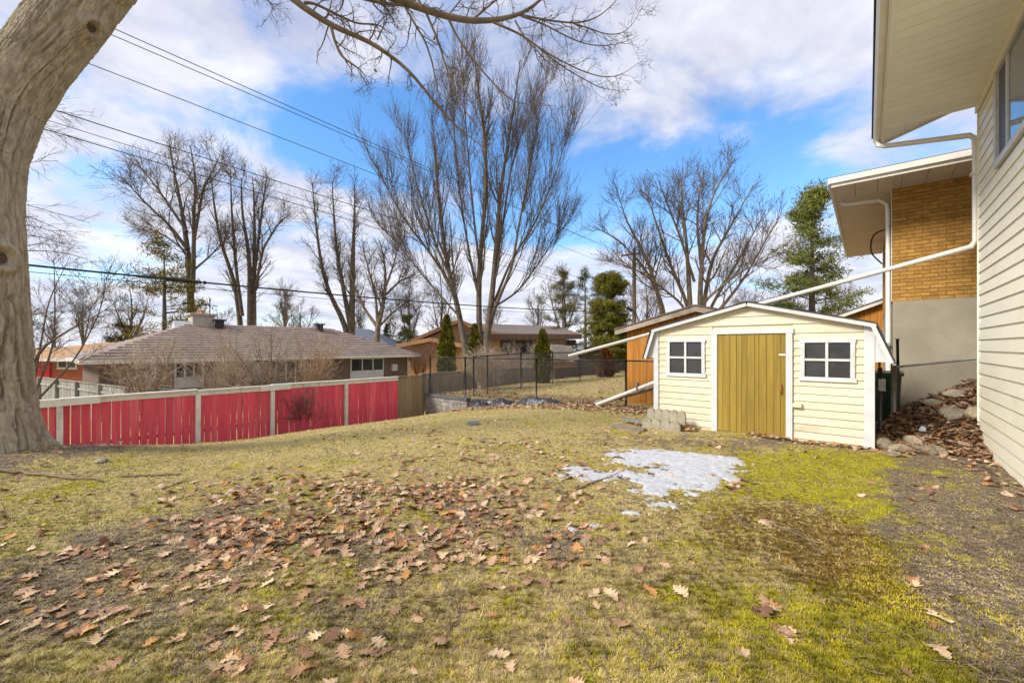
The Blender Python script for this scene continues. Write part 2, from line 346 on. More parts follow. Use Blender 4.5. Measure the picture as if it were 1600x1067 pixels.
def zones(X, Y):
    Z = {}
    for k, L_ in PATCH.items():
        s = np.zeros_like(X)
        for (u, v, su, sv, a) in L_: s += a * bump_(X, Y, u, v, su, sv)
        Z[k] = s
    q, t = lot(X, Y)
    # bare earth along the wall of the house, its edge wandering
    edge = .02 + .28 * (fbm(X * 1.3, Y * 1.3, 41, 3) - .5) * 2 + .16 * sstep(5, 2, t) + np.where(t > 6.2, .1 * (t - 6.2), 0)
    Z['soil'] = Z['soil'] * 1.0 + 1.6 * sstep(-.12, .30, q - edge) * (t < 11.5)
    Z['soil'] = np.where((q > .1) & (t > 8.0) & (t < 12.2), 2.0, Z['soil'])
    Z['soil'] += .7 * sstep(9.5, 10.1, t) * sstep(-11.5, -11, q) * (t < 10.6)
    n1 = fbm(X * 1.6, Y * 1.6, 51, 4, .6); n2 = fbm(X * 1.9 + 7, Y * 1.9, 61, 4, .6); n3 = fbm(X * 2.6, Y * 2.6 + 3, 71, 4, .6)
    h1 = fbm(X * 7, Y * 7, 81, 3, .6) - .5; h2 = fbm(X * 8 + 4, Y * 8, 83, 3, .6) - .5; h3 = fbm(X * 6, Y * 6 + 9, 87, 3, .6) - .5
    n1 = n1 + h1 * .7; n2 = n2 + h2 * .7; n3 = n3 + h3 * .85
    Z['moss'] = sstep(.15, 1.0, Z['moss'] * .60 + (n1 - .5) * 1.3 + .2)
    Z['rust'] = .8 * sstep(.15, 1.2, Z['rust'] * .7 + (n2 - .5) * 1.2 + .12)
    Z['soil'] = sstep(.15, 1.2, Z['soil'] * .62 + (n3 - .5) * 1.25 + .16)
    return Z
def axis(lo, hi, step, far):
    a = list(np.arange(lo, hi, step)); s = step
    x = hi; r = []
    while x < far: r.append(x); s = s * 1.22; x += s
    r.append(far)
    s = step; x = lo - step; l = []
    while x > -far: l.append(x); s *= 1.22; x -= s
    l.append(-far); return np.array(l[::-1] + a + r)
xs = axis(-11, 9.5, .06, 900); ys = axis(.6, 18, .06, 900)
GX, GY = np.meshgrid(xs, ys); GZ = ground(GX, GY)
zn = zones(GX.ravel(), GY.ravel())
nx, ny = len(xs), len(ys)
idx = np.arange(nx * ny).reshape(ny, nx)
GF = np.stack([idx[:-1, :-1], idx[:-1, 1:], idx[1:, 1:], idx[1:, :-1]], -1).reshape(-1, 4)
def ground_material():
    m, nt, b = _nodes('lawn'); N, K = nt.nodes, nt.links
    a = N.new('ShaderNodeAttribute'); a.attribute_name = 'Col'; sp = N.new('ShaderNodeSeparateColor'); K.new(a.outputs['Color'], sp.inputs[0])
    pos = N.new('ShaderNodeNewGeometry').outputs['Position']
    def nz(s, d=6, r=.65, off=0):
        mp = N.new('ShaderNodeMapping'); mp.inputs['Location'].default_value = (off, off * 1.7, 0); K.new(pos, mp.inputs[0])
        n = N.new('ShaderNodeTexNoise'); n.inputs['Scale'].default_value = s; n.inputs['Detail'].default_value = d; n.inputs['Roughness'].default_value = r
        K.new(mp.outputs[0], n.inputs['Vector']); return n.outputs['Fac']
    def ramp(x, stops):
        r = N.new('ShaderNodeValToRGB'); e = r.color_ramp.elements
        e[0].position, e[0].color = stops[0][0], (*stops[0][1], 1); e[1].position, e[1].color = stops[-1][0], (*stops[-1][1], 1)
        for p, c in stops[1:-1]: q = e.new(p); q.color = (*c, 1)
        K.new(x, r.inputs[0]); return r.outputs[0]
    def mix(f, x, y):
        n = N.new('ShaderNodeMix'); n.data_type = 'RGBA'; K.new(f, n.inputs[0]); K.new(x, n.inputs[6]); K.new(y, n.inputs[7]); return n.outputs[2]
    def thr(mask, n, k=2.6):             # sharpen a soft mask with fine noise
        s = N.new('ShaderNodeMath'); s.operation = 'ADD'; K.new(mask, s.inputs[0])
        t = N.new('ShaderNodeMath'); t.operation = 'MULTIPLY_ADD'; t.inputs[1].default_value = k * 2; t.inputs[2].default_value = -k; K.new(n, t.inputs[0]); K.new(t.outputs[0], s.inputs[1])
        r = N.new('ShaderNodeMapRange'); r.interpolation_type = 'SMOOTHSTEP'; r.inputs[1].default_value = .25; r.inputs[2].default_value = .75; K.new(s.outputs[0], r.inputs[0]); return r.outputs[0]
    straw = ramp(nz(26), [(.30, (.14, .105, .05)), (.45, (.40, .305, .13)), (.58, (.60, .48, .23)), (.72, (.40, .35, .10))])
    straw2 = ramp(nz(5, 6, .7, 3), [(.33, (.22, .165, .075)), (.5, (.48, .385, .17)), (.66, (.36, .335, .09))])
    hm = N.new('ShaderNodeMix'); hm.data_type = 'RGBA'; hm.inputs[0].default_value = .45; K.new(straw, hm.inputs[6]); K.new(straw2, hm.inputs[7]); base = hm.outputs[2]
    moss = ramp(nz(30, 5, .7, 11), [(.3, (.13, .115, .015)), (.48, (.33, .30, .022)), (.68, (.56, .50, .035))])
    rust = ramp(nz(28, 5, .7, 17), [(.3, (.055, .035, .015)), (.5, (.15, .085, .022)), (.7, (.24, .18, .035))])
    soil = ramp(nz(34, 6, .7, 23), [(.3, (.075, .053, .037)), (.5, (.20, .15, .105)), (.7, (.40, .315, .23))])
    fn = nz(13, 6, .7, 31); fn2 = nz(17, 6, .7, 37); fn3 = nz(11, 6, .7, 43)
    c = mix(thr(sp.outputs[0], fn), base, moss); c = mix(thr(sp.outputs[1], fn2), c, rust); c = mix(thr(sp.outputs[2], fn3), c, soil)
    K.new(c, b.inputs['Base Color']); b.inputs['Roughness'].default_value = .95; b.inputs['Specular IOR Level'].default_value = .1
    bn = N.new('ShaderNodeBump'); bn.inputs['Strength'].default_value = .9; bn.inputs['Distance'].default_value = .03
    K.new(nz(38, 6, .75, 2), bn.inputs['Height']); K.new(bn.outputs[0], b.inputs['Normal'])
    return m
gcol = np.stack([zn['moss'], zn['rust'], zn['soil']], 1)
tag(link('ground', mesh_np('ground', np.stack([GX.ravel(), GY.ravel(), GZ.ravel()], 1), [GF], ground_material(), True, gcol)), kind='structure')
# ------------------------------------------------------------------ GARDEN SHED
T0 = 8.12
qL, qR = on_t(1024, 600, T0)[0], on_t(1364, 600, T0)[0]; qM = (qL + qR) / 2
ZK, ZP = 1.83, 2.25                                        # knee and peak of the gambrel
shed = thing('garden_shed', 'cream clapboard garden shed with white trim and olive plank door', 'shed', qM, T0, gl(qM, T0))
def clap(parent, q0, q1, z0, z1, t, m, name='clapboard', q0t=None, q1t=None, d0=.024, d1=.007):
    q0t = q0 if q0t is None else q0t; q1t = q1 if q1t is None else q1t
    return hexa(parent, name, m, [(q0, t - d0, z0), (q1, t - d0, z0), (q1, t, z0), (q0, t, z0), (q0t, t - d1, z1), (q1t, t - d1, z1), (q1t, t, z1), (q0t, t, z1)])
def rect(u0, v0, u1, v1, t):                               # opening on plane t from four photo edges
    a, za = on_t(u0, v0, t); b, _ = on_t(u1, v0, t); _, zb = on_t(u0, v1, t); return a, b, zb, za
dq0, dq1 = on_t(1121, 600, T0)[0], on_t(1229, 600, T0)[0]; dz0, dz1 = -.04, 1.71
W1 = rect(1043, 530, 1102, 586, T0); W2 = (on_t(1251, 0, T0)[0], on_t(1336, 0, T0)[0], on_t(1251, 593, T0)[1], on_t(1251, 530, T0)[1])
DEPTH = 2.15
prism(shed, 'wall', m_siding, [(qL + .02, -.12), (qR - .02, -.12), (qR - .02, ZK - .03), (qM, ZP - .04), (qL + .02, ZK - .03)], T0 + .003, T0 + DEPTH)
pitch = .121; z = -.10; openings = [(dq0 - .09, dq1 + .09, -9, dz1 + .09), (W1[0], W1[1], W1[2], W1[3]), (W2[0], W2[1], W2[2], W2[3])]
while z < ZP - .06:
    h = pitch if z < 1.7 else .15
    z1_ = min(z + h - .001, ZP - .05)
    def lim(zz): f = 0 if zz < ZK else (zz - ZK) / (ZP - ZK); return qL + (qM - qL) * f + .04, qR + (qM - qR) * f - .04
    (a0, a1), (b0, b1) = lim(z), lim(z1_)
    cuts = sorted([o for o in openings if o[2] < (z + z1_) / 2 < o[3]])
    segs = []; s = a0
    for o in cuts: segs.append((s, o[0])); s = o[1]
    segs.append((s, a1))
    for i, (s0, s1) in enumerate(segs):
        clap(shed, s0, s1, z + random.uniform(-.002, .002), z1_, T0, m_siding, q0t=(b0 if i == 0 else s0), q1t=(b1 if i == len(segs) - 1 else s1))
    z += h
for side, qq in (('corner_trim', (qL - .02, qL + .075)), ('corner_trim', (qR - .10, qR + .02))):
    box(shed, side, m_white, qq[0], qq[1], T0 - .04, T0 - .0245, -.12 if qq[0] < qM else -.06, ZK - .02)
for s, q0 in ((-1, qL), (1, qR)):
    tip = .17 if s < 0 else .20
    prism(shed, 'eave_closure', m_white, [(q0 + s * .021, ZK - .03), (q0 + s * tip, 1.27), (q0 + s * .021, 1.27)], T0 - .03, T0 + DEPTH)
    box(shed, 'side_cladding', m_siding, min(q0, q0 + s * .02), max(q0, q0 + s * .02), T0 - .02, T0 + DEPTH, -.12, 1.25)
    # lower and upper roof slopes with their white barge boards
    def slab(nm, m, A, B, th, t0, t1, up=(0, 1)):
        d = np.array([B[0] - A[0], B[1] - A[1]]); d /= np.hypot(*d); n_ = np.array([-d[1], d[0]]) * (1 if s * d[0] * 1 >= 0 else 1)
        if n_[1] < 0: n_ = -n_
        return prism(shed, nm, m, [tuple(A), tuple(B), (B[0] + n_[0] * th, B[1] + n_[1] * th), (A[0] + n_[0] * th, A[1] + n_[1] * th)], t0, t1)
    K_ = (q0 + s * .03, ZK); E_ = (q0 + s * (tip + .03), 1.25); P_ = (qM, ZP)
    slab('roof_slope', m_roofdark, P_, K_, .022, T0 - .13, T0 + DEPTH + .1)
    slab('roof_slope', m_roofdark, K_, E_, .022, T0 - .13, T0 + DEPTH + .1)
    def dn(p, dz): return (p[0], p[1] - dz)
    slab('barge_board', m_white, dn(P_, .062), dn(K_, .062), .06, T0 - .122, T0 - .095)
    slab('barge_board', m_white, (K_[0] - s * .055, K_[1] - .045), (E_[0] - s * .055, E_[1] + .0), .052, T0 - .1215, T0 - .0955)
door = box(shed, 'door', m_door, dq0, dq1, T0 - .012, T0 - .003, dz0 + .02, dz1)
nb = 11; wq = (dq1 - dq0) / nb
cuts_ = np.cumsum(np.r_[0, rng.uniform(.75, 1.3, nb)]); cuts_ = dq0 + (dq1 - dq0) * cuts_ / cuts_[-1]
for i in range(nb):
    box(door, 'plank', m_door, cuts_[i] + .003, cuts_[i + 1] - .003, T0 - .032 - random.uniform(0, .004), T0 - .013, dz0 + .03 + random.uniform(0, .012), dz1 - .004)
pipe(door, 'handle', m_deckred, [(dq1 - .075, T0 - .034, .72), (dq1 - .075, T0 - .075, .74), (dq1 - .075, T0 - .075, .86), (dq1 - .075, T0 - .034, .88)], .011, 6)
box(door, 'latch', m_whitemetal, dq1 - .10, dq1 - .01, T0 - .046, T0 - .037, 1.345, 1.375)
for a, b_ in ((dq0 - .095, dq0 + .004), (dq1 - .004, dq1 + .085)):
    box(shed, 'door_trim', m_white, a, b_, T0 - .052, T0 - .003, -.09, dz1 + .003)
box(shed, 'door_header', m_white, dq0 - .11, dq1 + .10, T0 - .056, T0 - .003, dz1 + .005, dz1 + .085)
box(shed, 'door_sill', m_tanwood, dq0 - .0, (dq0 + dq1) / 2 - .1, T0 - .10, T0 + .0, -.14, -.03)
box(shed, 'door_sill', m_tanwood, (dq0 + dq1) / 2 - .095, dq1 + .02, T0 - .095, T0 + .0, -.14, -.025)
box(shed, 'outlet_box', m_siding, dq1 + .09, dq1 + .21, T0 - .07, T0 - .02, .52, .585)
def shed_window(Wd, tilt=0.0):
    a, b, z0, z1 = Wd; fr = .055
    w = box(shed, 'window', m_white, a, b, T0 - .004, T0 - .0015, z0, z1)
    for (c0, c1, e0, e1) in ((a - .012, b + .012, z1 - fr, z1 + .004), (a - .02, b + .02, z0 - .012, z0 + fr), (a, a + fr, z0 + fr, z1 - fr), (b - fr, b, z0 + fr, z1 - fr)):
        box(w, 'frame', m_white, c0, c1, T0 - .045, T0 - .005, e0 + .0006, e1 - .0006, (0, random.uniform(-.006, .006), 0))
    mx, mz = (a + b) / 2, (z0 + z1) / 2; g = .018
    box(w, 'muntin', m_white, mx - g, mx + g, T0 - .040, T0 - .006, z0 + fr, z1 - fr)
    for (c0, c1) in ((a + fr, mx - g), (mx + g, b - fr)):
        box(w, 'muntin', m_white, c0, c1, T0 - .038, T0 - .006, mz - g, mz + g)
        for (e0, e1) in ((z0 + fr, mz - g), (mz + g, z1 - fr)): box(w, 'pane', m_glass, c0, c1, T0 - .012, T0 - .0055, e0, e1)
shed_window(W1); shed_window(W2)
# ------------------------------------------------------------------ OWN HOUSE (right edge)
QW, TC, ZS = 1.279, 9.30, 5.10                             # wall plane, far corner, soffit height
house = thing('house', 'tall cream vinyl sided house wall with deep pale soffit and white gutter', 'house', QW, TC, gl(QW, TC) - .05)
box(house, 'wall', m_housesiding, QW + .012, QW + 8.0, -4.0, TC - .012, -.3, ZS - .01)
hp = .166; z = -.06
wt0, wt1, wz0, wz1 = 6.3, on_q(1561, 200, QW)[0], 3.80, 5.02
while z < ZS - .02:
    z1_ = min(z + hp - .001, ZS - .012); segs = [(-4.0, TC)]
    if wz0 < (z + z1_) / 2 < wz1: segs = [(-4.0, wt0), (wt1, TC)]
    for (a, b) in segs:
        d0, d1 = .020, .004
        hexa(house, 'clapboard', m_housesiding, [(QW - d0, a, z), (QW + .01, a, z), (QW + .01, b, z), (QW - d0, b, z), (QW - d1, a, z1_), (QW + .01, a, z1_), (QW + .01, b, z1_), (QW - d1, b, z1_)])
    z += hp
box(house, 'corner_post', m_housesiding, QW - .028, QW + .03, TC + .001, TC + .032, -.1, ZS - .012)
hw = box(house, 'window', m_screen, QW + .002, QW + .010, wt0, wt1, wz0, wz1)
for (a, b, c, d) in ((wt1 - .08, wt1 + .03, wz0 - .02, wz1 + .02), (wt0 - .03, wt0 + .08, wz0 - .02, wz1 + .02)):
    box(hw, 'frame', m_white, QW - .045, QW + .001, a, b, c, d)
box(hw, 'frame', m_white, QW - .044, QW + .001, wt0 + .081, wt1 - .081, wz0 - .02, wz0 + .06); box(hw, 'frame', m_white, QW - .044, QW + .001, wt0 + .081, wt1 - .081, wz1 - .06, wz1 + .02)
tm = wt1 - .55
box(hw, 'sash_rail', m_white, QW - .03, QW + .001, tm - .035, tm + .035, wz0 + .061, wz1 - .061)
box(hw, 'pane', m_screen, QW - .012, QW - .002, tm + .036, wt1 - .081, wz0 + .061, wz1 - .061)
box(hw, 'pane', m_glassblue, QW - .016, QW - .002, wt0 + .081, tm - .036, wz0 + .061, wz1 - .061)
box(house, 'frieze_trim', m_housesiding, QW - .05, QW - .021, -4, TC + .03, ZS - .09, ZS - .004)
QE = .19; t = TC + .0
while t > -3.6:                                            # ribbed aluminium soffit, panel by panel
    box(house, 'soffit_panel', m_soffit, QE + .03, QW + .2, t - .196, t - .003, ZS, ZS + .012); t -= .2
box(house, 'soffit_backing', m_soffit, QE + .03, QW + .3, -3.9, TC, ZS + .013, ZS + .03)
box(house, 'soffit_channel', m_soffit, QE, QE + .032, -3.9, TC + .6, ZS - .014, ZS + .004)
box(house, 'fascia', m_whitemetal, QE - .02, QE - .001, -3.9, TC + .62, ZS - .035, ZS + .16)
prism(house, 'gutter', m_whitemetal, [(QE - .022, ZS + .03), (QE - .09, ZS + .03), (QE - .115, ZS + .075), (QE - .12, ZS + .15), (QE - .135, ZS + .155), (QE - .135, ZS + .165), (QE - .022, ZS + .165)], -3.9, TC + .64)
SL = math.tan(math.radians(17))
def rz(q): return ZS + .15 + (q - QE) * SL
prism(house, 'roof', m_roofdark, [(QE - .14, rz(QE - .14) + .03), (QE - .14, rz(QE - .14) + .06), (6.0, rz(6.0) + .06), (6.0, rz(6.0) + .03)], -4.0, TC + .65)
prism(house, 'gable_wall', m_housesiding, [(QE + .05, ZS + .031), (6.0, ZS + .031), (6.0, rz(6.0) - .12), (QE + .05, rz(QE) - .09)], TC - .2, TC - .02)
q = QE + .0
while q < 4.0:                                             # sloping soffit under the gable overhang
    prism(house, 'rake_soffit_panel', m_soffit, [(q + .003, rz(q) - .13), (q + .297, rz(q + .297) - .13), (q + .297, rz(q + .297) - .115), (q + .003, rz(q) - .115)], TC + .004, TC + .615); q += .3
prism(house, 'rake_fascia', m_whitemetal, [(QE - .02, rz(QE) - .17), (6, rz(6) - .17), (6, rz(6) + .02), (QE - .02, rz(QE) + .02)], TC + .621, TC + .64)
dsz = on_t(1522, 387, TC + .09)[1]
pipe(house, 'downspout', m_whitemetal, [(QE - .07, TC + .48, ZS + .04), (QE - .05, TC + .46, ZS - .06), (QE + .05, TC + .44, ZS - .115), (QW - .09, TC + .11, 4.73), (QW - .035, TC + .095, 4.66), (QW - .03, TC + .09, 4.5), (QW - .03, TC + .09, dsz + .1), (QW - .09, TC + .09, dsz)], .043, 6)
qe, ze = on_t(889, 556, TC + .35)
pipe(house, 'downspout_extension', m_whitemetal, [(QW - .06, TC + .09, dsz + .02), (qe, TC + .35, ze)], .043, 6)
box(house, 'downspout_bracket', m_whitemetal, QW - .09, QW + .02, TC + .033, TC + .15, 4.1, 4.13)
# ------------------------------------------------------------------ NEIGHBOUR: yellow brick house
TB = 11.9; qB, _ = on_t(1394, 400, TB); _, zc = on_t(1394, 471, TB); ZB = 4.80
nh = thing('brick_house', 'yellow brick house on a grey parged foundation with broad boxed eaves', 'house', qB, TB, gl(qB, TB))
box(nh, 'foundation', m_concrete, qB + .01, qB + 8, TB - .012, TB + 7.6, -.3, zc)
box(nh, 'mortar_wall', m_mortar, qB + .012, qB + 8, TB + .012, TB + 7.6, zc + .001, ZB)
course, bl = (ZB - zc) / 31.0, .228
mfull = boxmesh(bl - .010, .10, course - .010, m_brick); mhalf = boxmesh(bl / 2 - .010, .10, course - .010, m_brick)
NB = 8
for r in range(31):
    zz = zc + (r + .5) * course; q = qB; nq = qB + NB * bl
    if r % 2:
        part(nh, 'brick', mhalf, (q + bl / 4, TB + .05, zz)); q += bl / 2
    while q + bl <= nq + 1e-6:
        part(nh, 'brick', mfull, (q + bl / 2, TB + .05 + random.uniform(-.002, .002), zz)); q += bl
V, F, k = [], [], 0                                        # the rest of the front and the side walls: same bricks, joined
for r in range(31):
    zz = zc + (r + .5) * course
    for wall in (0, 1):
        p = (NB * bl if wall == 0 else .11) + (bl / 2 if r % 2 and wall == 0 else bl / 2 if r % 2 else 0) - (bl if r % 2 and wall == 0 else 0)
        end = 8.0 if wall == 0 else 7.6
        while p + bl < end:
            a, b_, z0, z1_ = p + .005, p + bl - .005, zz - course / 2 + .005, zz + course / 2 - .005
            if wall == 0: c = [(qB + a, TB, z0), (qB + b_, TB, z0), (qB + b_, TB + .1, z0), (qB + a, TB + .1, z0)]
            else: c = [(qB, TB + b_, z0), (qB, TB + a, z0), (qB + .1, TB + a, z0), (qB + .1, TB + b_, z0)]
            V += c + [(x, y, z1_) for (x, y, _) in c]; F += [[i + k for i in f] for f in BOXF]; k += 8; p += bl
tag(part(nh, 'brick_courses', mesh_np('bricks', np.array(V) - np.array((qB, TB, zc)), [np.array(F)], m_brick), (qB, TB, zc)), kind='stuff')
oq, ot = .95, 1.04
for i in range(26):
    box(nh, 'soffit_panel', m_soffit2, qB - oq + i * .36, qB - oq + i * .36 + .352, TB - ot, TB - .002, ZB, ZB + .015)
for i in range(22):
    box(nh, 'soffit_panel', m_soffit2, qB - oq, qB - .001, TB + i * .36 + .004, TB + i * .36 + .356, ZB + .002, ZB + .016)
box(nh, 'soffit_trim', m_soffit2, qB - .05, qB - .004, TB - ot, TB + .0, ZB - .03, ZB - .001)
for (dz, w, m_) in ((0, .0, m_whitemetal), (.07, .05, m_whitemetal)):
    box(nh, 'eave_fascia', m_, qB - oq - .02 - w, qB + 8.4, TB - ot - .021 - w, TB - ot - .001 - w * .6, ZB - .02 + dz, ZB + .062 + dz * 1.45)
    box(nh, 'eave_fascia', m_, qB - oq - .02 - w, qB - oq - .001 - w * .6, TB - ot - .0 + .002, TB + 8.2, ZB - .018 + dz, ZB + .06 + dz * 1.45)
zr = ZB + .17; q0, q1, t0_, t1_ = qB - oq - .08, qB + 9, TB - ot - .08, TB + 8.6; hh = 1.35; hf = 4.2
me = bpy.data.meshes.new('hip'); c0 = (q0, t0_, zr)
me.from_pydata([(0, 0, 0), (q1 - q0, 0, 0), (q1 - q0, t1_ - t0_, 0), (0, t1_ - t0_, 0), (hf, hf, hh), (q1 - q0 - hf, hf, hh), (q1 - q0 - hf, t1_ - t0_ - hf, hh), (hf, t1_ - t0_ - hf, hh)], [], [(0, 1, 5, 4), (1, 2, 6, 5), (2, 3, 7, 6), (3, 0, 4, 7), (4, 5, 6, 7), (3, 2, 1, 0)])
me.materials.append(m_pinkroof); part(nh, 'roof', me, c0)
pipe(nh, 'downspout', m_whitemetal, [(qB - oq + .1, TB + .2, ZB - .02), (qB - oq + .16, TB + .18, ZB - .10), (qB - .2, TB + .14, ZB - .14), (qB - .07, TB + .13, ZB - .25), (qB - .06, TB + .13, ZB - .5), (qB - .06, TB + .13, .75)], .045, 6)
box(nh, 'corner_strip', m_whitemetal, qB - .014, qB - .002, TB - .01, TB + .06, zc, ZB - .03)
gm = box(nh, 'gas_meter', m_galv, qB - .30, qB - .08, TB + .55, TB + .8, 1.15, 1.5)
pipe(gm, 'meter_pipe', m_galv, [(qB - .19, TB + .6, 1.5), (qB - .19, TB + .6, 1.85), (qB - .02, TB + .6, 1.85)], .025, 6)
pipe(gm, 'meter_pipe', m_galv, [(qB - .19, TB + .72, 1.15), (qB - .19, TB + .72, .3)], .025, 6)
pipe(nh, 'dryer_hose', m_galv, [(qB - .02, TB + .05, 1.52), (qB - .2, TB + .02, 1.46), (qB - .42, TB - .05, 1.50)], .06, 8)
cables = [[(qB - .1, TB + 3.0, 3.7), (qB - .35, TB + 2.8, 4.0), (qB - .3, TB + 2.5, 4.45), (qB - .02, TB + 2.4, 4.5)]]
pipe(nh, 'service_cable', m_cable, cables[0], .018, 5, K=12)
# ------------------------------------------------------------------ ORANGE BOARD SHED behind, and the one beyond the brick house
def board_shed(label, t0, t1, qa, qb, qp, ze_, zp_, zbase, over, fasc):
    s = thing('board_shed', label, 'shed', (qa + qb) / 2, t0, zbase)
    prism(s, 'wall', m_orange, [(qa + .01, zbase - .2), (qb - .01, zbase - .2), (qb - .01, ze_ - .05), (qp, zp_ - .05), (qa + .01, ze_ - .05)], t0 + .004, t1)
    q = qa; bw = .19
    while q < qb - .02:
        e = min(q + bw, qb)
        def rf(x): return zp_ - (zp_ - ze_) * abs(x - qp) / ((qp - qa) if x < qp else (qb - qp)) - .04
        j = random.uniform(0, .006)
        if q < qp < e: e = qp
        hexa(s, 'board', m_orange, [(q + .004, t0 - .02 - j, zbase - .1), (e - .004, t0 - .02 - j, zbase - .1), (e - .004, t0, zbase - .1), (q + .004, t0, zbase - .1), (q + .004, t0 - .02 - j, rf(q)), (e - .004, t0 - .02 - j, rf(e)), (e - .004, t0, rf(e)), (q + .004, t0, rf(q))])
        q = e
    t = t0
    while t < t1 - .02:
        box(s, 'board', m_orange, qa - .02 - random.uniform(0, .006), qa, t + .004, min(t + bw, t1) - .004, zbase - .1, ze_ - .06); t += bw
    sl = (zp_ - ze_) / (qp - qa); a_, b_ = qa - .28, qb + .28
    za, zb = ze_ - .28 * sl, ze_ - .28 * (zp_ - ze_) / (qb - qp)
    for (A, B) in (((a_, za), (qp, zp_)), ((qp, zp_), (b_, zb))):
        prism(s, 'roof_slope', m_brownroof, [A, B, (B[0], B[1] + .03), (A[0], A[1] + .03)], t0 - over - .03, t1 + .2)
        prism(s, 'barge_board', fasc, [(A[0], A[1] - .15), (B[0], B[1] - .15), (B[0], B[1] - .002), (A[0], A[1] - .002)], t0 - over, t0 - over + .03)
    return s
board_shed('orange stained board shed with weathered fascia beside the chain link fence', 11.15, 16.5, -5.20, -1.35, -3.28, 2.04, 2.52, -.12, .25, m_fasciawood)
board_shed('orange board shed with white barge board behind the brick house', 21.2, 25.5, -2.0, 5.4, 1.7, 2.30, 3.78, .1, .25, m_whitemetal)
# ------------------------------------------------------------------ RED FENCE along the side
QF = on_q(93, 600, -13.32)[0]; QFL = -13.32; ZF = .38
posts_t = [on_q(u, 600, QFL)[0] for u in (93, 308, 424, 539, 621)]
fence = thing('red_fence', 'red painted board fence with off white posts and cap rail', 'fence', QFL, posts_t[0], gl(QFL, posts_t[0]))
def fence_ground(q, t): return gl(q, t) - .12
ends = [posts_t[0] - 2.3] + posts_t
for i, pt in enumerate(ends[:-1] + [ends[-1]]):
    if i < len(ends) - 1:
        box(fence, 'post', m_fencewhite, QFL + .03, QFL + .12, pt - .05, pt + .05, min(fence_ground(QFL, pt), -.6) - .2, ZF - .14, (random.uniform(-.008, .008), random.uniform(-.008, .008), 0))
for i in range(len(ends) - 1):
    a, b = ends[i], ends[i + 1]; n = [14, 15, 12, 14, 13][i]; w = (b - a) / n
    drop = [0.02, .0, .02, .0, 0.0][i]
    for k in range(n):
        c = a + (k + .5) * w; wd = w * random.uniform(.86, .955) if i == 1 else w * random.uniform(.87, .965)
        zt = ZF - .12 - random.uniform(0, .012)
        box(fence, 'board', m_red, QFL + .0 + random.uniform(-.004, .004), QFL + .02, c - wd / 2 + random.uniform(-.006, .006), c + wd / 2, fence_ground(QFL, c) - random.uniform(.02, .1), zt, (random.uniform(-.008, .008), random.uniform(-.006, .006), 0))
    box(fence, 'cap_rail', m_fencewhite, QFL + .021, QFL + .05, a + (.0 if i else 0), b, ZF - .15 - drop, ZF - .035 - drop)
    box(fence, 'top_rail', m_fencewhite, QFL - .06, QFL + .10, a + .004, b - .004, ZF - .033 - drop, ZF - .0 - drop, (random.uniform(-.004, .004), 0, 0))
    box(fence, 'back_rail', m_greywood, QFL - .07, QFL - .006, a, b, -.75, -.66)
for a, b in ((posts_t[0] - .35, posts_t[0] + .62), (posts_t[2] - .32, posts_t[2] + .5)):
    box(fence, 'splice_board', m_fencewhite, QFL + .122, QFL + .142, a, b, ZF - .165, ZF - .015, (.012, 0, 0))
# grey continuation of the same line
def board_fence(label, pts, zt, m, bw=.14, gap=.006, zbase=None, name='wooden_fence', rail=True, hide=None, group=None):
    f = thing(name, label, 'fence', pts[0][0], pts[0][1], gl(*pts[0]), group)
    for (p, r) in zip(pts[:-1], pts[1:]):
        d = np.array(r) - np.array(p); Ln = np.hypot(*d); d /= Ln; ang = math.atan2(d[1], d[0]); n = int(Ln / (bw + gap))
        bm = boxmesh(bw, .02, 1.9, m)
        for k in range(n):
            c = np.array(p) + d * ((k + .5) * Ln / n); z1 = zt + random.uniform(-.015, .012)
            part(f, 'board', bm, (c[0], c[1], z1 - .95), (random.uniform(-.006, .006), random.uniform(-.012, .012), ang))
        mid = (np.array(p) + np.array(r)) / 2; nrm = np.array([-d[1], d[0]])
        if rail: part(f, 'rail', boxmesh(Ln, .04, .09, m), (mid[0] + nrm[0] * .032, mid[1] + nrm[1] * .032, zt - .25), (0, 0, ang))
        part(f, 'cap', boxmesh(Ln, .10, .03, m), (mid[0], mid[1], zt + .03), (0, 0, ang))
        for e in np.arange(0, Ln, 2.4):
            c = np.array(p) + d * e + nrm * .07; part(f, 'post', boxmesh(.09, .09, 2.0, m), (c[0], c[1], zt - .96), (0, 0, ang))
    return f
tE = posts_t[-1]
board_fence('short rough tan board panel closing the end of the red fence', [(QFL, tE + .02), (QFL + .0, 10.12)], ZF - .04, m_tanwood, .15)
board_fence('weathered grey board fence behind the retaining wall', [(QFL - .12, 10.2), (QFL - .12, 19.3)], ZF + .0, m_greywood)
board_fence('dark stained board fence at the far end of the next yard', [(QFL - .1, 19.5), (QFL - .1, 29.0)], .22, m_browntrim, .16)
board_fence('silvery weathered panel fence between the red fence and the tan roofed house', [(-17.2, 3.3), (-19.3, 2.3), (-29.0, .4)], .05, m_greywood2, .17, .01)
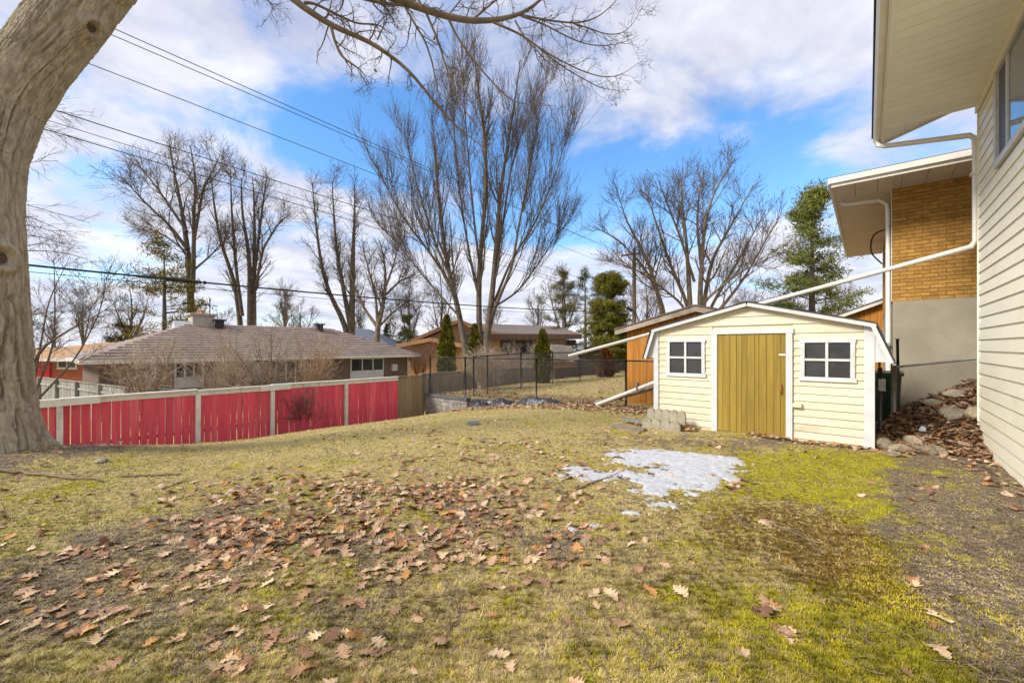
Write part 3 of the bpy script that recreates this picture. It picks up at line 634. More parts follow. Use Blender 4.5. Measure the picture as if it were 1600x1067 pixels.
# ------------------------------------------------------------------ RETAINING WALL
TR = 10.22
rw = thing('retaining_wall', 'low grey stone block retaining wall with dark cap under the chain link fence', 'wall', QFL + .2, TR, gl(QFL + .3, TR - .3) - .1)
q0, q1 = QFL + .10, on_t(729, 600, TR)[0]
zt0, zt1 = -.40, -.30
box(rw, 'core', m_mortar, q0 + .03, q1 - .03, TR + .02, TR + .24, -1.35, -.46)
for r in range(6):
    q = q0 - random.uniform(0, .15)
    while q < q1:
        w = random.uniform(.22, .40); a, b = max(q, q0), min(q + w, q1)
        if b - a > .05: box(rw, 'block', m_stone, a + .004, b - .004, TR - random.uniform(.0, .012), TR + .2, -1.36 + r * .155 + .004, -1.36 + (r + 1) * .155 - .004)
        q += w
q = q0 - .03
while q < q1 + .02:
    e = min(q + .46, q1 + .03); box(rw, 'cap_stone', m_cap, q + .003, e - .003, TR - .05, TR + .27, -.428, -.355); q = e
# ------------------------------------------------------------------ CHAIN LINK FENCES
def linkmesh(A, B, zA0, zA1, zB0, zB1, m, cell=.075, r=.0022):
    """diamond mesh between two posts; A, B lot points"""
    A, B = np.array(A, float), np.array(B, float); Ln = np.hypot(*(B - A)); n = max(2, int(Ln / cell)); H = max(zA1 - zA0, zB1 - zB0); k = int(H / cell) * 2
    i = np.arange(n)[:, None]; j = np.arange(k + 1)[None, :]
    Ps = []
    for ph in (0, 1):
        s = (i + .5 + .5 * np.where((j + ph) % 2 == 0, -1, 1)) / n; s = np.clip(s, 0, 1); f = (j / k) + 0 * s
        P = np.stack([A[0] + (B[0] - A[0]) * s, A[1] + (B[1] - A[1]) * s, (zA0 + (zB0 - zA0) * s) * (1 - f) + (zA1 + (zB1 - zA1) * s) * f], -1)
        d = (B - A) / Ln; P[..., 0] += -d[1] * (.003 * (1 - 2 * ph)); P[..., 1] += d[0] * (.003 * (1 - 2 * ph)); Ps.append(P)
    P = np.concatenate(Ps); return tubes(P, np.full(P.shape[:2], r), 3)
def chain_fence(label, pts, tops, m_post, m_rail, m_wire, pr=.03, rr=.021, r=.0036, extra=.0, bases=None, group=None):
    f = thing('chain_link_fence', label, 'fence', pts[0][0], pts[0][1], gl(*pts[0]), group)
    bs = bases or [gl(*p) for p in pts]
    for p, zt, zb in zip(pts, tops, bs):
        pipe(f, 'post', m_post, [(p[0], p[1], zb - .15), (p[0], p[1], zt + .03 + extra)], pr, 8)
    for i in range(len(pts) - 1):
        pipe(f, 'top_rail', m_rail, [(*pts[i], tops[i]), (*pts[i + 1], tops[i + 1])], rr, 6)
        V, F = linkmesh(pts[i], pts[i + 1], bs[i] + .0, tops[i], bs[i + 1] + .0, tops[i + 1], m_wire, r=r)
        o3 = (*pts[i], bs[i]); part(f, 'wire_mesh', mesh_np('wire_mesh', V - np.array(o3), [F], m_wire), o3)
    return f
TF = 10.32
qs = [on_t(u, 600, TF)[0] for u in (727, 838, 978)]
chain_fence('black chain link fence crossing the back of the lawn', [(QFL + .25, TF + .02), (qs[0], TF), (qs[1], TF), (qs[2], TF), (qL - .35, TF)], [1.08, 1.08, 1.10, 1.12, 1.12], m_blackmetal, m_blackmetal, m_wiredark, bases=[-.42, -.45, -.22, -.12, -.1])
chain_fence('black chain link fence running back beside the grey board fence', [(qs[0] + .12, TF + .3), (qs[0] + .05, TF + 1.1), (qs[0], 13.5), (qs[0], 15.8), (qs[0], 18.2), (qs[0], 20.6)], [1.12, 1.14, 1.2, 1.2, 1.2, 1.2], m_blackmetal, m_blackmetal, m_wiredark)
qg, _ = on_t(1397, 600, 10.3)
chain_fence('low galvanised chain link fence in front of the parged foundation', [(qg, 10.3), (qg + 1.9, 10.3)], [1.12, 1.45], m_galv, m_galv, m_wiregalv, pr=.045, r=.0058, bases=[.2, .95])
gp = thing('steel_post', 'tall thin black steel post beside the galvanised gate post', 'post', qg + .07, 10.42, .2)
pipe(gp, 'shaft', m_blackmetal, [(qg + .07, 10.42, .1), (qg + .05, 10.42, 1.62)], .022, 8); box(gp, 'cap', m_blackmetal, qg + .02, qg + .08, 10.39, 10.45, 1.62, 1.64)
gp = thing('steel_post', 'short black gate post against the shed corner', 'post', qR + .10, 9.4, gl(qR + .1, 9.4))
pipe(gp, 'shaft', m_blackmetal, [(qR + .10, 9.4, -.05), (qR + .10, 9.4, 1.14)], .03, 8); box(gp, 'hinge', m_galv, qR + .08, qR + .17, 9.36, 9.44, .75, .95)
# ------------------------------------------------------------------ BUNGALOW beyond the red fence
QB_ = -21.6; tb0, tb1 = 1.3, 16.3; ZE = 1.0; ZRG = 2.62; dep = 8.0; QWL = QB_ - .55
bung = thing('bungalow', 'low brown brick bungalow with long stepped brown hip roof', 'house', QWL, tb0 + .5, -1.3)
box(bung, 'wall', m_darkbrick, QB_ - dep + .5, QWL, tb0 + .5, tb1 - .5, -1.6, ZE - .02)
def hip_courses(parent, name, m, q0, q1, t0, t1, ze, zr, hip, n, lift=.035):
    """hip roof in stepped courses: q0..q1, t0..t1 eave rectangle, ridge along t"""
    qm = (q0 + q1) / 2; V, F = [], []
    eave = [(q0, t0), (q1, t0), (q1, t1), (q0, t1)]; ridge = [(qm, t0 + hip), (qm, t0 + hip), (qm, t1 - hip), (qm, t1 - hip)]
    for side in range(4):
        a, b, c, d = np.array(eave[side]), np.array(eave[(side + 1) % 4]), np.array(ridge[(side + 1) % 4]), np.array(ridge[side])
        for i in range(n):
            f0, f1 = i / n, (i + 1) / n
            p = [(*(a + (d - a) * f0), ze + (zr - ze) * f0 + lift), (*(b + (c - b) * f0), ze + (zr - ze) * f0 + lift), (*(b + (c - b) * f1), ze + (zr - ze) * f1 + .004), (*(a + (d - a) * f1), ze + (zr - ze) * f1 + .004)]
            k = len(V); V += p; F.append([k, k + 1, k + 2, k + 3])
            V += [(p[0][0], p[0][1], p[0][2] - lift - .02), (p[1][0], p[1][1], p[1][2] - lift - .02)]; F.append([k + 4, k + 5, k + 1, k])
    k = len(V); V += [(*e, ze - .03) for e in eave]; F.append([k + 3, k + 2, k + 1, k])
    o3 = (q0, t0, ze); return part(parent, name, mesh_np(name, np.array(V) - np.array(o3), [np.array(F)], m), o3)
broof = hip_courses(bung, 'roof', m_metalroof, QB_ - dep, QB_, tb0, tb1, ZE, ZRG, 4.0, 15, .05)
box(bung, 'fascia', m_whitemetal, QB_ - .02, QB_ + .05, tb0 - .05, tb1 + .05, ZE - .16, ZE + .0)
box(bung, 'fascia', m_whitemetal, QB_ - dep, QB_ - .021, tb0 - .051, tb0 - .01, ZE - .16, ZE + .0)
box(bung, 'soffit', m_whitemetal, QB_ - .6, QB_ - .021, tb0 + .01, tb1, ZE - .10, ZE - .05)
ch_t, _ = on_q(314, 500, QB_ - 4.2)
chm = box(broof, 'chimney', m_chimney, QB_ - 4.6, QB_ - 3.7, ch_t - .45, ch_t + .45, 2.2, 3.05)
box(chm, 'chimney_cap', m_chimney, QB_ - 4.72, QB_ - 3.58, ch_t - .57, ch_t + .57, 3.051, 3.14)
for dq in (-.2, .2): pipe(chm, 'flue', m_woodtan, [(QB_ - 4.15 + dq, ch_t, 3.14), (QB_ - 4.15 + dq, ch_t, 3.32)], .12, 8)
pipe(chm, 'antenna', m_blackmetal, [(QB_ - 4.1, ch_t + .35, 3.14), (QB_ - 4.1, ch_t + .35, 3.95)], .025, 5)
pipe(chm, 'antenna', m_blackmetal, [(QB_ - 4.1, ch_t + .1, 3.6), (QB_ - 4.1, ch_t + .7, 3.6)], .018, 5)
prism(broof, 'dormer_vent', m_white, [(QB_ - 4.55, ZRG - .38), (QB_ - 3.55, ZRG - .38), (QB_ - 4.0, ZRG + .12)], tb0 + 3.35, tb0 + 4.2)
for u in (343, 499):
    tv, _ = on_q(u, 508, QB_ - 3.5); vq = QB_ - 3.5
    vt = box(broof, 'roof_vent', m_blackmetal, vq - .16, vq + .16, tv - .16, tv + .16, ZRG - .30, ZRG + .16); box(vt, 'hood', m_blackmetal, vq - .24, vq + .24, tv - .25, tv + .25, ZRG + .161, ZRG + .24)
def house_window(parent, q, t0, t1, z0, z1, n, glass=m_glassblue, sill=.0, frame=m_white, out=1):
    w = box(parent, 'window', frame, q, q + .03 * out if out > 0 else q, t0, t1, z0 - sill, z1)
    f = .07; ww = (t1 - t0 - f) / n
    for i in range(n): box(w, 'pane', glass, q + .031, q + .04, t0 + f + i * ww, t0 + i * ww + ww, z0 + f, z1 - f)
    for i in range(n + 1): box(w, 'frame', frame, q + .031, q + .06, t0 + i * ww, t0 + f + i * ww, z0 + .001, z1 - .001)
    return w
for (u0, v0, u1, v1, n, sl, gm_) in ((547, 559, 599, 579, 3, .55, m_glass), (272, 563, 318, 590, 3, .4, m_glass), (430, 563, 476, 598, 3, .1, m_glass), (212, 566, 244, 592, 2, .0, m_glass), (385, 566, 412, 598, 1, .5, m_white)):
    a, z1_ = on_q(u0, v0, QWL); b, z0_ = on_q(u1, v1, QWL); z1_ = min(z1_, ZE - .18)
    house_window(bung, QWL, a, b, z0_, z1_, n, gm_, sl)
a, _ = on_q(622, 560, QWL)
box(bung, 'corner_pipe', m_whitemetal, QWL + .0, QWL + .09, tb1 - .62, tb1 - .52, -1.3, ZE - .1)
box(bung, 'meter_box', m_white, QWL, QWL + .14, on_q(611, 570, QWL)[0], on_q(619, 570, QWL)[0], .0, .4)
for i in range(3):
    tl, zl = on_q((362, 470, 480)[i], (565, 600, 600)[i], QWL)
    if i == 0: box(bung, 'wall_lamp', m_deckred, QWL, QWL + .14, tl - .08, tl + .08, zl - .15, zl + .12)
# ------------------------------------------------------------------ FAR HOUSES
def far_house(label, u0, u1, ve, vr, Y, depth, wallm, roofm, hip=3.0, base=-1.2, along='t', wins=(), rot=0.0, n=10, name='house'):
    """hip house seen far off: eave row ve, ridge row vr at distance Y, facing the camera"""
    x0, _, ze_ = at(u0, ve, Y); x1 = at(u1, ve, Y)[0]; zr_ = CAMZ + (CV - vr) / FPX * (Y + depth / 2)
    h = link(name, None, None, ((x0 + x1) / 2, Y + depth / 2, base)); tag(h, label, 'house'); ORG[h] = ((x0 + x1) / 2, Y + depth / 2, base)
    box(h, 'wall', wallm, x0 + .5, x1 - .5, Y + .5, Y + depth - .5, base - .3, ze_ - .01)
    V, F = [], []
    ym = Y + depth / 2
    eave = [(x0, Y), (x1, Y), (x1, Y + depth), (x0, Y + depth)]; rg = [(x0 + hip, ym), (x1 - hip, ym), (x1 - hip, ym), (x0 + hip, ym)]
    for s in range(4):
        a, b, c, d = [np.array(p) for p in (eave[s], eave[(s + 1) % 4], rg[(s + 1) % 4], rg[s])]
        for i in range(n):
            f0, f1 = i / n, (i + 1) / n; l = .03; k = len(V)
            V += [(*(a + (d - a) * f0), ze_ + (zr_ - ze_) * f0 + l), (*(b + (c - b) * f0), ze_ + (zr_ - ze_) * f0 + l), (*(b + (c - b) * f1), ze_ + (zr_ - ze_) * f1), (*(a + (d - a) * f1), ze_ + (zr_ - ze_) * f1)]; F.append([k, k + 1, k + 2, k + 3])
            V += [(V[k][0], V[k][1], V[k][2] - l - .02), (V[k + 1][0], V[k + 1][1], V[k + 1][2] - l - .02)]; F.append([k + 4, k + 5, k + 1, k])
    k = len(V); V += [(*e, ze_ - .03) for e in eave]; F.append([k + 3, k + 2, k + 1, k])
    part(h, 'roof', mesh_np('roof', np.array(V) - np.array((x0, Y, ze_)), [np.array(F)], roofm), (x0, Y, ze_))
    box(h, 'fascia', m_whitemetal, x0 - .03, x1 + .03, Y - .04, Y - .003, ze_ - .17, ze_ + .0)
    for (wu0, wv0, wu1, wv1, gm_) in wins:
        a = at(wu0, wv0, Y + .5); b = at(wu1, wv1, Y + .5)
        w = box(h, 'window', m_white, a[0], b[0], Y + .46, Y + .499, b[2], a[2]); f = .12
        mid = (a[0] + b[0]) / 2
        for (c0, c1) in ((a[0] + f, mid - .05), (mid + .05, b[0] - f)): box(w, 'pane', gm_, c0, c1, Y + .44, Y + .459, b[2] + f, a[2] - f)
    return h
th = far_house('orange brick house with tan shingle roof beyond the silvery fence', -60, 172, 560, 535, 24, 9, m_orangebrick, m_tanroof, 4.0, -1.3, wins=((90, 562, 121, 577, m_glass),))
bx = at(68, 575, 24.4); box(th, 'red_door', m_redpaint, bx[0] - .35, bx[0] + .35, 24.40, 24.499, bx[2] - 1.4, bx[2] + .45)
far_house('grey walled house with slate blue hip roof far beyond the bungalow', 470, 612, 543, 514, 52, 12, m_stucco, m_slateroof, 5.0, -1.5, wins=((575, 546, 590, 552, m_glass),))
far_house('low house with pale grey blue roof beyond the far yard', 895, 1010, 551, 541, 44, 8, m_stucco, m_bluegrey, 2.0, -.6, wins=((950, 556, 962, 566, m_glass), (915, 556, 930, 564, m_glass)))
# brown split level house behind the tall maple
bh = link('split_level_house', None, None, (at(780, 560, 36)[0], 36, -.5)); tag(bh, 'brown split level house with low taupe roof behind the tall maple', 'house'); ORG[bh] = (at(780, 560, 36)[0], 36, -.5)
xa, xb = at(725, 0, 36)[0], at(908, 0, 36)[0]; z_e = at(0, 528, 36)[2]; z_r = at(0, 505, 41)[2]
box(bh, 'wall', m_stucco, xa + .6, xb - 1.2, 36.9, 44, -1, z_e + .15)
hexa(bh, 'roof', m_brownroof, [(xa, 36, z_e + .30), (xb, 36, z_e + .24), (xb - 1.0, 45, z_r - .3), (xa, 45, z_r), (xa, 36, z_e + .40), (xb, 36, z_e + .33), (xb - 1.0, 45, z_r - .1), (xa, 45, z_r + .2)])
box(bh, 'fascia', m_browntrim, xa - .05, xb + .05, 35.9, 35.999, z_e - .1, z_e + .33)
for (u0, u1, v0, v1) in ((782, 800, 533, 552), (806, 832, 533, 552), (885, 900, 531, 540)):
    a, b = at(u0, v0, 36.9), at(u1, v1, 36.9); w = box(bh, 'window', m_browntrim, a[0], b[0], 36.84, 36.899, b[2], a[2]); box(w, 'pane', m_glass, a[0] + .12, b[0] - .12, 36.80, 36.839, b[2] + .12, a[2] - .12)
def gable_front(parent, nm, wm, rm, u0, u1, up, ve0, ve1, vp, Y, depth, base, ov=.5):
    a, b, p = at(u0, ve0, Y), at(u1, ve1, Y), at(up, vp, Y)
    prism(parent, nm + '_wall', wm, [(a[0] + ov, base), (b[0] - ov, base), (b[0] - ov, b[2] - .1), (p[0], p[2] - .12), (a[0] + ov, a[2] - .1)], Y + ov, Y + depth)
    for (A, B) in ((a, p), (p, b)):
        prism(parent, nm + '_roof', rm, [(A[0], A[2]), (B[0], B[2]), (B[0], B[2] + .18), (A[0], A[2] + .18)], Y + .05, Y + depth + .3)
        prism(parent, nm + '_barge', m_woodtan, [(A[0], A[2] - .14), (B[0], B[2] - .14), (B[0], B[2] + .17), (A[0], A[2] + .17)], Y, Y + .049)
gable_front(bh, 'porch', m_woodtan, m_brownroof, 618, 760, 672, 541, 548, 531, 33, 8, -1)
gable_front(bh, 'wing', m_woodtan, m_brownroof, 640, 790, 716, 534, 527, 502, 36.2, 8, -1)
ph = link('garden_hut', None, None, (at(880, 560, 27)[0], 27, -.4)); tag(ph, 'small garden hut with pale shingled slope behind the columnar cedar', 'hut'); ORG[ph] = (at(880, 560, 27)[0], 27, -.4)
a, b, c, d = at(846, 565, 27), at(906, 562, 27), at(892, 541, 28.5), at(858, 538, 28.5)
box(ph, 'wall', m_woodtan, a[0] + .25, b[0] - .3, 27.3, 29.6, -.6, a[2] - .06)
for i in range(9):
    f0, f1 = i / 9, (i + 1) / 9; la = lambda p, r, f: np.array(p) + (np.array(r) - np.array(p)) * f
    p = [la(a, d, f0), la(b, c, f0), la(b, c, f1), la(a, d, f1)]
    hexa(ph, 'shingle_course', m_fasciawood, [tuple(x + np.array((0, 0, -.02))) for x in p] + [tuple(p[0] + (0, 0, .05)), tuple(p[1] + (0, 0, .05)), tuple(p[2] + (0, 0, .01)), tuple(p[3] + (0, 0, .01))])
hexa(ph, 'rear_slope', m_fasciawood, [tuple(d), tuple(c), (b[0], 30, a[2]), (a[0], 30, a[2]), (d[0], d[1], d[2] + .04), (c[0], c[1], c[2] + .04), (b[0], 30, a[2] + .04), (a[0], 30, a[2] + .04)])
# ------------------------------------------------------------------ TREES
def norm(v): return v / (np.linalg.norm(v, axis=-1, keepdims=True) + 1e-9)
def spawn(P, R, n, frac, ang, ln, K, up, wob, rr, rmin, taper=.3, seed=0, lenpow=.5, bias=None):
    """n children on every polyline of P; ln = absolute length range"""
    g = np.random.default_rng(seed); N = len(P)
    pid = np.repeat(np.arange(N), n) if np.isscalar(n) else np.repeat(np.arange(N), n); M_ = len(pid)
    f = g.uniform(*frac, M_); Kp = P.shape[1]; s = f * (Kp - 1); i = np.minimum(s.astype(int), Kp - 2); w = (s - i)[:, None]
    pos = P[pid, i] * (1 - w) + P[pid, i + 1] * w; T = norm(P[pid, i + 1] - P[pid, i]); rad = R[pid, i] * (1 - w[:, 0]) + R[pid, i + 1] * w[:, 0]
    rv = g.normal(size=(M_, 3));
    if bias is not None: rv += np.array(bias)
    rv -= (rv * T).sum(1, keepdims=True) * T; rv = norm(rv)
    a = np.radians(g.uniform(*ang, M_))[:, None]; d = norm(np.cos(a) * T + np.sin(a) * rv)
    l = g.uniform(*ln, M_) * (1 - f * lenpow); st = (l / (K - 1))[:, None]
    out = np.empty((M_, K, 3)); out[:, 0] = pos
    for k in range(1, K):
        d = norm(d + np.array([0, 0, up]) / (K - 1) * 2 + g.normal(size=(M_, 3)) * wob); out[:, k] = out[:, k - 1] + d * st
    r0 = np.clip(rad * rr, rmin, None); Rr = r0[:, None] * np.linspace(1, taper, K)[None]
    return out, np.maximum(Rr, rmin * .6)
def stems_px(stems, Y, K=14, jitter=.0, seed=0, zoff=None):
    """stems as photo polylines [(u,v,radius_px)...] with a depth lean -> P, R"""
    P, R = [], []; g = np.random.default_rng(seed)
    for st, lean in stems:
        pts = []
        n = len(st)
        for i, (u, v, r) in enumerate(st):
            yy = Y + lean * i / (n - 1); x, y, z = at(u, v, yy); pts.append((x, y, z, r * .58 * yy / FPX))
        p = resample(np.array(pts), K); P.append(p[:, :3]); R.append(p[:, 3])
    return np.array(P), np.array(R)
def bare_tree(label, P, R, levels, m_b, m_t, seed=0, sides=8, name='bare_tree', base=None, group=None):
    """levels: list of spawn kwargs; every level grows on the one before (and the first also on the stems)"""
    b0 = P[0, 0].copy() if base is None else np.array(base)
    root = wthing(name, label, 'tree', tuple(b0), group)
    limb, tw = [(P, R, sides)], []; prev = (P, R)
    for i, lv in enumerate(levels):
        lv = dict(lv); thin = lv.pop('thin', False); also = lv.pop('also', None)
        src = prev
        P2, R2 = spawn(src[0], src[1], seed=seed * 31 + i, **lv)
        if also:
            P3, R3 = spawn(P, R, seed=seed * 31 + i + 500, **{**lv, **also}); P2 = np.concatenate([P2, P3]); R2 = np.concatenate([R2, R3])
        (tw if thin else limb).append((P2, R2, 3 if thin else 5)); prev = (P2, R2)
    o = part(root, 'trunk', tubemesh('trunk', limb, m_b, b0), tuple(b0))
    if tw: part(root, 'crown', tubemesh('crown', tw, m_t, b0, False), tuple(b0))
    return root
def zz(sc_, ou, ov, pts): return [(ou + x / sc_, ov + y / sc_, r) for (x, y, r) in pts]
# the tall multi-stemmed maple
A_ = lambda pts: zz(2.09, 560, 50, pts)
mst = [(A_([(352, 1060, 9), (345, 1000, 8), (318, 870, 7), (285, 740, 5), (262, 560, 4), (250, 400, 2.5), (240, 270, 1)]), 1.0),
       (A_([(400, 1060, 9), (394, 980, 8), (392, 850, 7), (400, 700, 6), (420, 500, 5.5), (412, 330, 4), (385, 150, 2), (375, 30, .8)]), .5),
       (A_([(418, 1060, 10), (416, 1000, 9), (436, 880, 7.5), (450, 700, 6), (465, 500, 4.5), (500, 300, 3), (530, 90, 1)]), -.8),
       (A_([(425, 980, 6), (445, 890, 5), (500, 790, 3.5), (520, 650, 3), (560, 450, 2), (600, 200, .8)]), -2.0),
       (A_([(325, 900, 5), (290, 800, 4), (225, 710, 3), (140, 600, 2), (55, 430, .8)]), -1.5),
       (A_([(445, 880, 4), (500, 740, 3), (570, 640, 2.5), (640, 480, 1.5), (690, 310, .7)]), -2.5),
       (A_([(300, 800, 3.5), (250, 690, 3), (190, 500, 2), (150, 320, .8)]), 2.0),
       (A_([(392, 860, 4), (360, 720, 3), (330, 520, 2.2), (310, 300, 1.5), (300, 150, .7)]), 2.5),
       (A_([(400, 800, 3.5), (380, 640, 3), (360, 430, 2), (345, 220, 1.2), (340, 60, .6)]), -2.2),
       (A_([(440, 800, 3.5), (470, 640, 3), (500, 430, 2), (560, 260, 1.2), (620, 160, .6)]), 2.6),
       (A_([(440, 900, 3), (520, 850, 2.5), (600, 740, 1.6), (670, 620, .6)]), 1.5),
       (A_([(330, 930, 3), (240, 830, 2.4), (150, 720, 1.5), (80, 640, .6)]), 1.2)]
P, R = stems_px(mst, 24.0, 18)
bare_tree('tall multi stemmed bare maple towering behind the board fence', P, R, [
    dict(n=17, frac=(.18, .97), ang=(12, 36), ln=(2.8, 6.2), K=9, up=.5, wob=.045, rr=.42, rmin=.015, lenpow=.62),
    dict(n=11, frac=(.08, .92), ang=(14, 40), ln=(1.2, 3.0), K=6, up=.38, wob=.045, rr=.45, rmin=.009, thin=True, lenpow=.6, also=dict(n=34, frac=(.35, 1), rr=.2)),
    dict(n=4, frac=(.1, .95), ang=(16, 48), ln=(.5, 1.4), K=4, up=.3, wob=.06, rr=.6, rmin=.007, thin=True)], m_branch, m_twig, 1, 8)
# row of trees behind the bungalow
B_ = lambda pts: zz(2.964, 100, 180, pts)
P, R = stems_px([(B_([(592, 1150, 10), (590, 960, 9), (582, 720, 8), (565, 560, 6), (540, 400, 4), (505, 250, 2.5), (485, 110, 1)]), 1),
                 (B_([(594, 820, 7), (602, 620, 5), (600, 470, 4), (612, 300, 2.5), (585, 140, 1)]), -1),
                 (B_([(570, 620, 5), (490, 510, 3.5), (390, 420, 2.5), (265, 285, .8)]), -1.5), (B_([(570, 540, 4), (440, 350, 2.5), (335, 215, .8)]), 1.5),
                 (B_([(602, 580, 4), (645, 340, 2.5), (725, 185, .8)]), -1), (B_([(598, 720, 3), (680, 650, 2), (760, 560, .8)]), 1), (B_([(575, 640, 3), (470, 560, 2), (360, 510, .8)]), 2)], 33, 16)
TWL = [dict(n=11, frac=(.3, .98), ang=(20, 55), ln=(2.2, 4.6), K=7, up=.3, wob=.09, rr=.45, rmin=.02),
       dict(n=9, frac=(.1, .95), ang=(24, 60), ln=(1.0, 2.7), K=6, up=.12, wob=.09, rr=.45, rmin=.0125, thin=True, lenpow=.6, also=dict(n=24, frac=(.3, 1), rr=.2)),
       dict(n=4, frac=(.15, .95), ang=(25, 60), ln=(.5, 1.3), K=4, up=.0, wob=.10, rr=.6, rmin=.010, thin=True)]
bare_tree('bare elm with wide vase crown behind the bungalow chimney', P, R, TWL, m_branch, m_twig, 2)
P, R = stems_px([(B_([(822, 1150, 8), (818, 960, 7), (790, 760, 5.5), (725, 600, 4), (692, 400, 2.5), (682, 290, 1)]), 1), (B_([(826, 930, 5), (795, 700, 4), (775, 420, 2.5), (772, 285, 1)]), -1),
                 (B_([(862, 1150, 8), (860, 960, 7), (860, 650, 5), (822, 450, 3), (822, 290, 1)]), 0), (B_([(884, 1150, 7), (880, 960, 6), (882, 600, 4.5), (882, 400, 2.5), (872, 285, 1)]), 1),
                 (B_([(888, 800, 4), (920, 620, 3), (990, 505, 2), (1050, 455, .8)]), -1), (B_([(884, 720, 4), (920, 420, 2.5), (938, 300, 1)]), 1.4)], 36, 16)
TW2 = [dict(n=9, frac=(.3, .98), ang=(12, 38), ln=(2.0, 3.8), K=7, up=.5, wob=.09, rr=.45, rmin=.02), {**TWL[1], 'up': .25}, TWL[2]]
bare_tree('bare clump of slender upright stems behind the bungalow ridge', P, R, TW2, m_branch, m_twig, 3)
C_ = lambda pts: zz(3.677, 440, 270, pts)
P, R = stems_px([(C_([(392, 1100, 9), (388, 930, 8), (345, 820, 6.5), (270, 700, 5.5), (222, 500, 4), (192, 250, 2.5), (176, 60, 1)]), 1), (C_([(398, 900, 7), (352, 650, 5.5), (316, 450, 4), (300, 250, 2.5), (290, 50, 1)]), -1),
                 (C_([(402, 1100, 10), (402, 930, 9), (406, 700, 7.5), (410, 450, 5.5), (420, 250, 3), (420, 80, 1)]), 0)], 38, 16)
bare_tree('three tall bare poplar like stems rising behind the bungalow hip', P, R, [dict(n=17, frac=(.25, .98), ang=(18, 50), ln=(1.6, 3.6), K=7, up=.45, wob=.1, rr=.35, rmin=.02), TWL[1], TWL[2]], m_branch, m_twig, 4)
P, R = stems_px([(C_([(546, 1100, 9), (546, 960, 8), (551, 870, 7), (580, 790, 6), (600, 640, 4), (592, 500, 2.5), (562, 390, 1)]), 0), (C_([(546, 880, 5), (480, 790, 3.5), (425, 670, 2), (390, 560, 1)]), 1), (C_([(552, 870, 4.5), (540, 700, 3), (500, 560, 2), (470, 440, 1)]), -1),
                 (C_([(600, 700, 3.5), (680, 620, 2), (770, 585, 1)]), 1), (C_([(600, 650, 3.5), (640, 540, 2), (672, 420, 1)]), -1), (C_([(546, 900, 3), (640, 800, 2), (720, 740, 1)]), 1)], 34, 14)
bare_tree('small spreading bare tree with forked trunk beside the bungalow hip', P, R, [{**TWL[0], 'ln': (1.6, 3.2), 'n': 9}, {**TWL[1], 'ln': (.8, 1.8)}, {**TWL[2], 'ln': (.4, .9)}], m_branch_tan, m_twig, 5)
E_ = lambda pts: zz(2.667, 800, 200, pts)
P, R = stems_px([(E_([(745, 860, 8), (742, 740, 7), (735, 600, 5.5), (722, 420, 3.5), (702, 260, 2), (712, 160, .8)]), .5), (E_([(785, 860, 8), (782, 740, 7), (790, 560, 5.5), (802, 400, 4), (845, 250, 2.2), (930, 130, .8)]), -.5),
                 (E_([(640, 860, 7), (622, 750, 6), (590, 620, 5), (540, 500, 3.5), (480, 400, 2.2), (440, 270, .8)]), -1), (E_([(640, 860, 5), (632, 740, 5), (560, 590, 3.5), (440, 460, 2), (335, 410, .8)]), 1), (E_([(745, 870, 5), (735, 740, 5), (655, 560, 4), (602, 400, 2.5), (555, 260, .8)]), 1.5),
                 (E_([(785, 870, 6), (798, 740, 6), (830, 550, 4.5), (900, 430, 3), (1005, 240, .8)]), 1.5), (E_([(775, 870, 5), (830, 800, 5), (880, 740, 4.5), (960, 640, 3), (1040, 500, 2), (1115, 370, .8)]), -1.5), (E_([(782, 870, 5), (830, 740, 4.5), (940, 560, 3), (1060, 340, .8)]), .5),
                 (E_([(784, 800, 4), (800, 720, 3.5), (950, 600, 2.5), (1120, 520, .8)]), -2), (E_([(745, 860, 4), (720, 740, 3.5), (540, 600, 2.2), (410, 550, .8)]), -2), (E_([(760, 640, 4), (700, 450, 3), (640, 300, 1.8), (610, 220, .8)]), -2), (E_([(790, 600, 4), (770, 400, 3), (780, 260, 1.8), (800, 180, .8)]), 2.2)], 25, 16)
bare_tree('broad bare catalpa with many spreading limbs behind the garden shed', P, R, [
    dict(n=12, frac=(.28, .96), ang=(25, 58), ln=(1.8, 4.2), K=8, up=.4, wob=.10, rr=.5, rmin=.018, lenpow=.65),
    dict(n=8, frac=(.15, .95), ang=(25, 60), ln=(.8, 2.1), K=6, up=.25, wob=.12, rr=.5, rmin=.011, thin=True, also=dict(n=12, frac=(.4, 1), rr=.3)),
    dict(n=4, frac=(.15, .95), ang=(25, 60), ln=(.35, 1.1), K=4, up=.2, wob=.12, rr=.7, rmin=.008, thin=True)], m_branch_tan, m_twig, 6)
